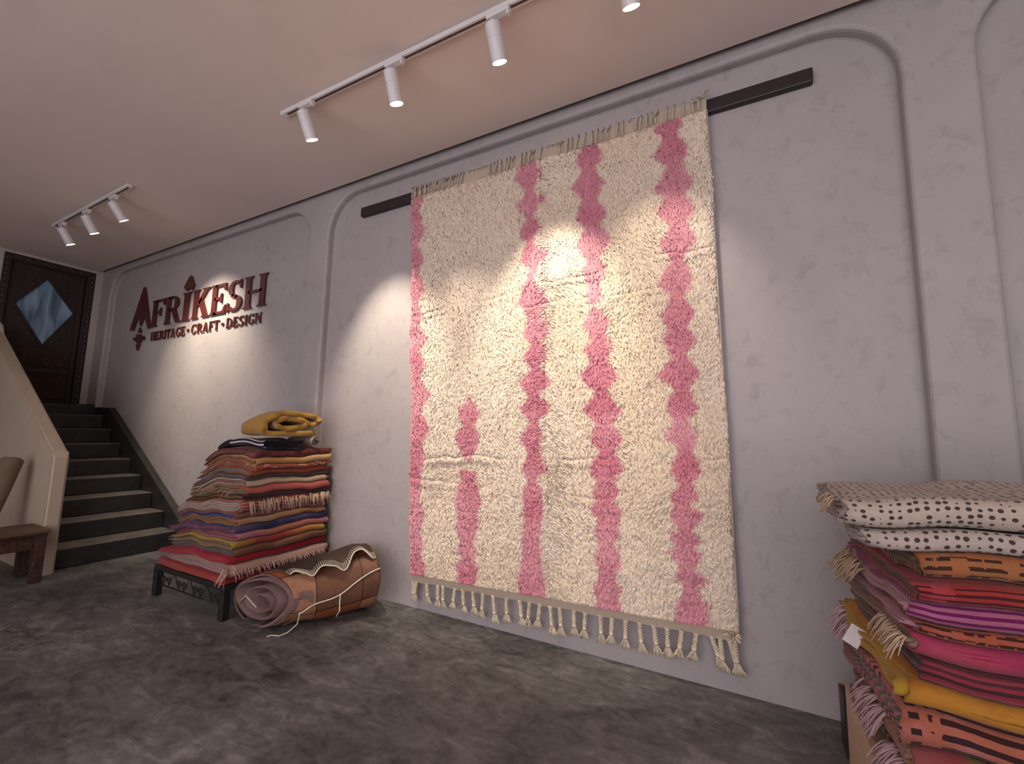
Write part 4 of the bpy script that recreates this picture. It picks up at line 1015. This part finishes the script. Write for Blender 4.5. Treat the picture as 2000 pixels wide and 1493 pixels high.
def cord(pts): o = tube_obj('loose_string', pts, .0036, MSTRING, hr, 6); o.location = -HO
p = hp(*low_flap(.02, 1.0)); cord([p, p+Vector((.02, -.03, -.05)), Vector((p.x-.0, p.y-.075, .03)), Vector((p.x-.045, p.y-.10, .008)), Vector((p.x-.10, p.y-.115, .006)), Vector((p.x-.105, p.y-.14, .006))])
p = hp(*low_flap(.55, 1.0)); cord([p, p+Vector((.03, -.03, -.03)), p+Vector((.045, -.04, -.08)), p+Vector((.035, -.055, -.115))])
e0 = A0+Vector((0, -.03, 0)); cord([e0+Vector((-.17, -.02, -.03)), e0+Vector((-.09, -.03, .03)), e0+Vector((.03, -.03, -.02))])

# ------------------------------------------------------------------ right foreground: plinth box, board, rug stack
bx = empty('plinth_box', (.95, -.68, 0)); BO = Vector(bx.location)
tag(bx, 'pale plywood plinth box under the colourful rug stack at right', 'box')
BX0, BX1, BY0, BY1, BZ = .305, 1.62, -1.00, -.325, .300
for nm, lo, hi in (('end_panel', (BX0, BY0, 0), (BX0+.018, BY1, BZ-.018)), ('end_panel', (BX1-.018, BY0, 0), (BX1, BY1, BZ-.018)),
                   ('side_panel', (BX0+.018, BY0, 0), (BX1-.018, BY0+.018, BZ-.018)), ('side_panel', (BX0+.018, BY1-.018, 0), (BX1-.018, BY1, BZ-.018)), ('top_panel', (BX0, BY0, BZ-.018), (BX1, BY1, BZ))):
    o = box_obj(nm, lo, hi, MPLY, bx, .002); o.location = -BO
R_ = Matrix.Rotation(math.radians(-9), 3, 'Y')
bd = empty('leaning_board', (.315, -.225, 0)); tag(bd, 'thin black board with reddish edge standing between wall and plinth box', 'board')
o = box_obj('panel', (-.012, -.055, .001), (.012, .055, .235), MBLACK, bd, .002)
o = box_obj('edge_strip', (-.014, .040, .160), (.010, .058, .236), mat_noise('reddish_wood', (.16, .04, .02, 1), (.26, .08, .04, 1), 20, .5), bd, .002)

def zr(x, y, z):
    f = max(0., (z-.3)/.85); a = max(0., .55-x)
    return -.05*f*a + und(x, y, z, f) - .14*max(0., y+.50)*f
S2 = 'folded rugs in the right foreground stack'
RS = [ # bottom to top: h, layers, left x, cols..., label
 (.062, 2, .338, dict(cols=[(150, 50, 40), (196, 84, 44), (120, 40, 44)], mode='stripes', sv=40), dict(cols=[(150, 112, 80), (120, 90, 70)]), 'dark red and orange rug at the very bottom of right stack'),
 (.068, 2, .335, dict(cols=[(206, 84, 40), (160, 44, 52), (60, 40, 36), (196, 100, 56)], mode='bands', su=3.5, dark=(34, 30, 30), sv=34, amt=.5), dict(cols=[(180, 128, 64), (70, 72, 70), (150, 60, 50)], mode='stripes', sv=90), 'multicoloured red, orange and black rug second from the bottom at right'),
 (.070, 3, .330, dict(cols=[(122, 96, 44), (176, 92, 52), (196, 112, 96), (158, 62, 62)], mode='bands', su=2.1, dark=(40, 28, 30), sv=36, amt=.42), dict(cols=[(190, 108, 112), (150, 110, 50), (170, 120, 100)], mode='stripes', sv=120), 'olive to pink striped rug below the black checked one'),
 (.088, 3, .320, dict(cols=[(196, 102, 84), (204, 112, 104), (190, 96, 62), (206, 128, 112)], mode='check', su=3.6, dark=(26, 18, 22), sv=34, amt=.56), dict(cols=[(186, 122, 110), (88, 110, 76), (176, 84, 120)], mode='stripes', sv=80), 'pink rug with black stripes and small checks in right stack'),
 (.072, 3, .315, dict(cols=[(200, 116, 22), (212, 134, 28), (186, 90, 26)], dark=(120, 84, 24), su=5, sv=90, amt=.36), dict(cols=[(214, 158, 34), (196, 140, 28)]), 'mustard orange rug with rolled nose in right stack'),
 (.060, 3, .350, dict(cols=[(158, 44, 56), (176, 62, 72), (96, 44, 54), (164, 48, 58), (70, 40, 46)], mode='stripes', sv=130), dict(cols=[(140, 112, 96), (108, 88, 82)]), 'crimson and grey finely striped rug above the mustard one'),
 (.064, 3, .335, dict(cols=[(182, 36, 84), (196, 62, 92), (176, 70, 64)], dark=(150, 30, 66), su=4, sv=80, amt=.42), dict(cols=[(164, 128, 100), (146, 110, 86)]), 'magenta pink rug in the middle of right stack'),
 (.036, 2, .340, dict(cols=[(196, 92, 74), (190, 84, 50), (200, 108, 92)], mode='dashes', su=16, sv=64, dark=(44, 26, 28), amt=.54), dict(cols=[(190, 128, 138), (176, 112, 124)]), 'salmon rug with dark dashes under the purple striped one'),
 (.056, 3, .335, dict(cols=[(196, 98, 138), (184, 92, 120), (176, 100, 110)], mode='check', su=1.4, sv=62, dark=(92, 14, 74), amt=.55), dict(cols=[(200, 132, 150), (176, 142, 118)]), 'lilac pink rug with purple stripes in right stack'),
 (.048, 2, .375, dict(cols=[(186, 48, 44), (206, 82, 34), (196, 58, 62)], mode='bands', su=2.0, dark=(58, 28, 32), sv=80, amt=.52), dict(cols=[(150, 96, 72), (110, 72, 62)]), 'fiery red and orange rug with dark lines below the tan one'),
 (.070, 2, .372, dict(cols=[(168, 112, 64), (190, 106, 52), (160, 106, 70)], mode='dashes', su=20, sv=56, dark=(48, 32, 28), amt=.52), dict(cols=[(150, 110, 80), (96, 66, 52)]), 'tan orange rug with short dark dashes under the dotted rugs'),
 (.056, 2, .262, dict(cols=[(206, 186, 170), (196, 176, 160)], mode='dots', su=50, sv=64, dark=(48, 32, 32), amt=.33), dict(cols=[(196, 178, 164), (180, 160, 148)]), 'cream dark dotted rug, the lower of the two dotted ones'),
 (.086, 3, .205, dict(cols=[(212, 190, 168), (202, 180, 160)], mode='dots', su=50, sv=64, dark=(44, 30, 30), amt=.33), dict(cols=[(200, 182, 168), (130, 110, 104)]), 'cream dark dotted rug on the very top of right stack'),
]
z = BZ+.002; Rr = []
for i, (h, ly, xl, mo, mi, lab) in enumerate(RS):
    q = random.Random(500+i); x1 = 1.66; w = x1-xl
    yn = -1.075+q.uniform(-.012, .012)+(.0 if i < 10 else .03)
    r = folded_rug('folded_rug', ((xl+x1)/2, yn, z), 0, w, .70, h*.96, ly, cloth(**mo), cloth(**mi), 600+i, zr, 1.0, .03, .004, -.05 if i < 11 else .02)
    tag(r, lab, 'rug', S2); Rr.append((r, z, h, w)); z += h
# fringes hanging at the left ends of some of the right stack rugs
MFRL = mat_noise('lilac_fringe_yarn', (0.42, 0.26, 0.27, 1), (0.56, 0.38, 0.38, 1), 50, .9)
MFRT = mat_noise('tan_fringe_yarn', (0.40, 0.27, 0.17, 1), (0.55, 0.40, 0.27, 1), 50, .9)
for i, mat, L, ys, n in ((2, MFRL, .055, (.20, .40), 34), (1, MFRL, .06, (.06, .22), 34), (4, MFRL, .05, (.50, .62), 24), (6, MFRT, .04, (.02, .20), 30), (8, MFRT, .06, (.38, .62), 30), (12, MFRT, .03, (.08, .16), 10)):
    r, z0, h, w = Rr[i]; q = random.Random(i)
    fringe(r, [(-w/2+.012+(-.05 if i < 11 else .02)*y_, y_, h*q.uniform(.3, .8)) for y_ in [ys[0]+(ys[1]-ys[0])*k/n for k in range(n)]], (-.95, -.15, -.25), L, mat, .0032, 40+i, .34, 'fringe', .8, 2)
# paper price tag on the mustard rug
r, z0, h, w = Rr[4]
bm = bmesh.new(); add_box(bm, (-.032, -.022, -.0008), (.032, .022, .0008), .0004)
o = bm_obj('paper_tag', bm, mat_noise('white_paper', (.62, .58, .55, 1), (.70, .66, .62, 1), 20, .8), r)
o.location = (-w/2-.030, .34, h*.62); o.rotation_euler = (math.radians(35), math.radians(-52), math.radians(35)); o['label'] = 'white paper tag'

# ------------------------------------------------------------------ bench and rolled rug by the parapet
bn = empty('carved_bench', (-5.30, -1.85, 0)); NO = Vector(bn.location)
tag(bn, 'low carved reddish brown wooden bench at the left edge by stairs', 'bench')
NX0, NX1, NY0, NY1, NZ = -5.50, -5.09, -2.55, -1.150, .415
def npart(nm, lo, hi, m, bev=.005): o = box_obj(nm, lo, hi, m, bn, bev); o.location = -NO; return o
npart('seat_board', (NX0-.01, NY0, NZ-.028), (NX1+.012, NY1+.004, NZ), MBENCHTOP, .008)
npart('moulding', (NX0+.004, NY0+.01, NZ-.045), (NX1-.002, NY1-.008, NZ-.028), MBENCH, .006)
npart('apron', (NX1-.05, NY0+.06, .265), (NX1-.022, NY1-.07, NZ-.045), MBENCH, .004)
npart('apron', (NX0+.02, NY0+.06, .265), (NX0+.045, NY1-.07, NZ-.045), MBENCH, .004)
npart('end_apron', (NX0+.06, NY1-.045, .265), (NX1-.065, NY1-.02, NZ-.045), MBENCH, .004)
for x in (NX0+.005, NX1-.073):
    for y in (NY0+.01, NY1-.078): npart('leg', (x, y, 0), (x+.068, y+.068, NZ-.045), MBENCH, .006)
MTAN = cloth([(146, 122, 94), (126, 104, 80)]); MTAN2 = cloth([(96, 74, 56), (70, 52, 42)], 'plain')
r = rolled('rolled_rug', (-5.68, -1.275, .965), (-5.66, -1.40, .425), .075, 2.4, .018, MTAN, MTAN2, 9, 1.0, .5)
r.name = 'standing_rug_roll'
tag(r, 'tan rug roll standing on the bench and leaning on the parapet', 'rug')
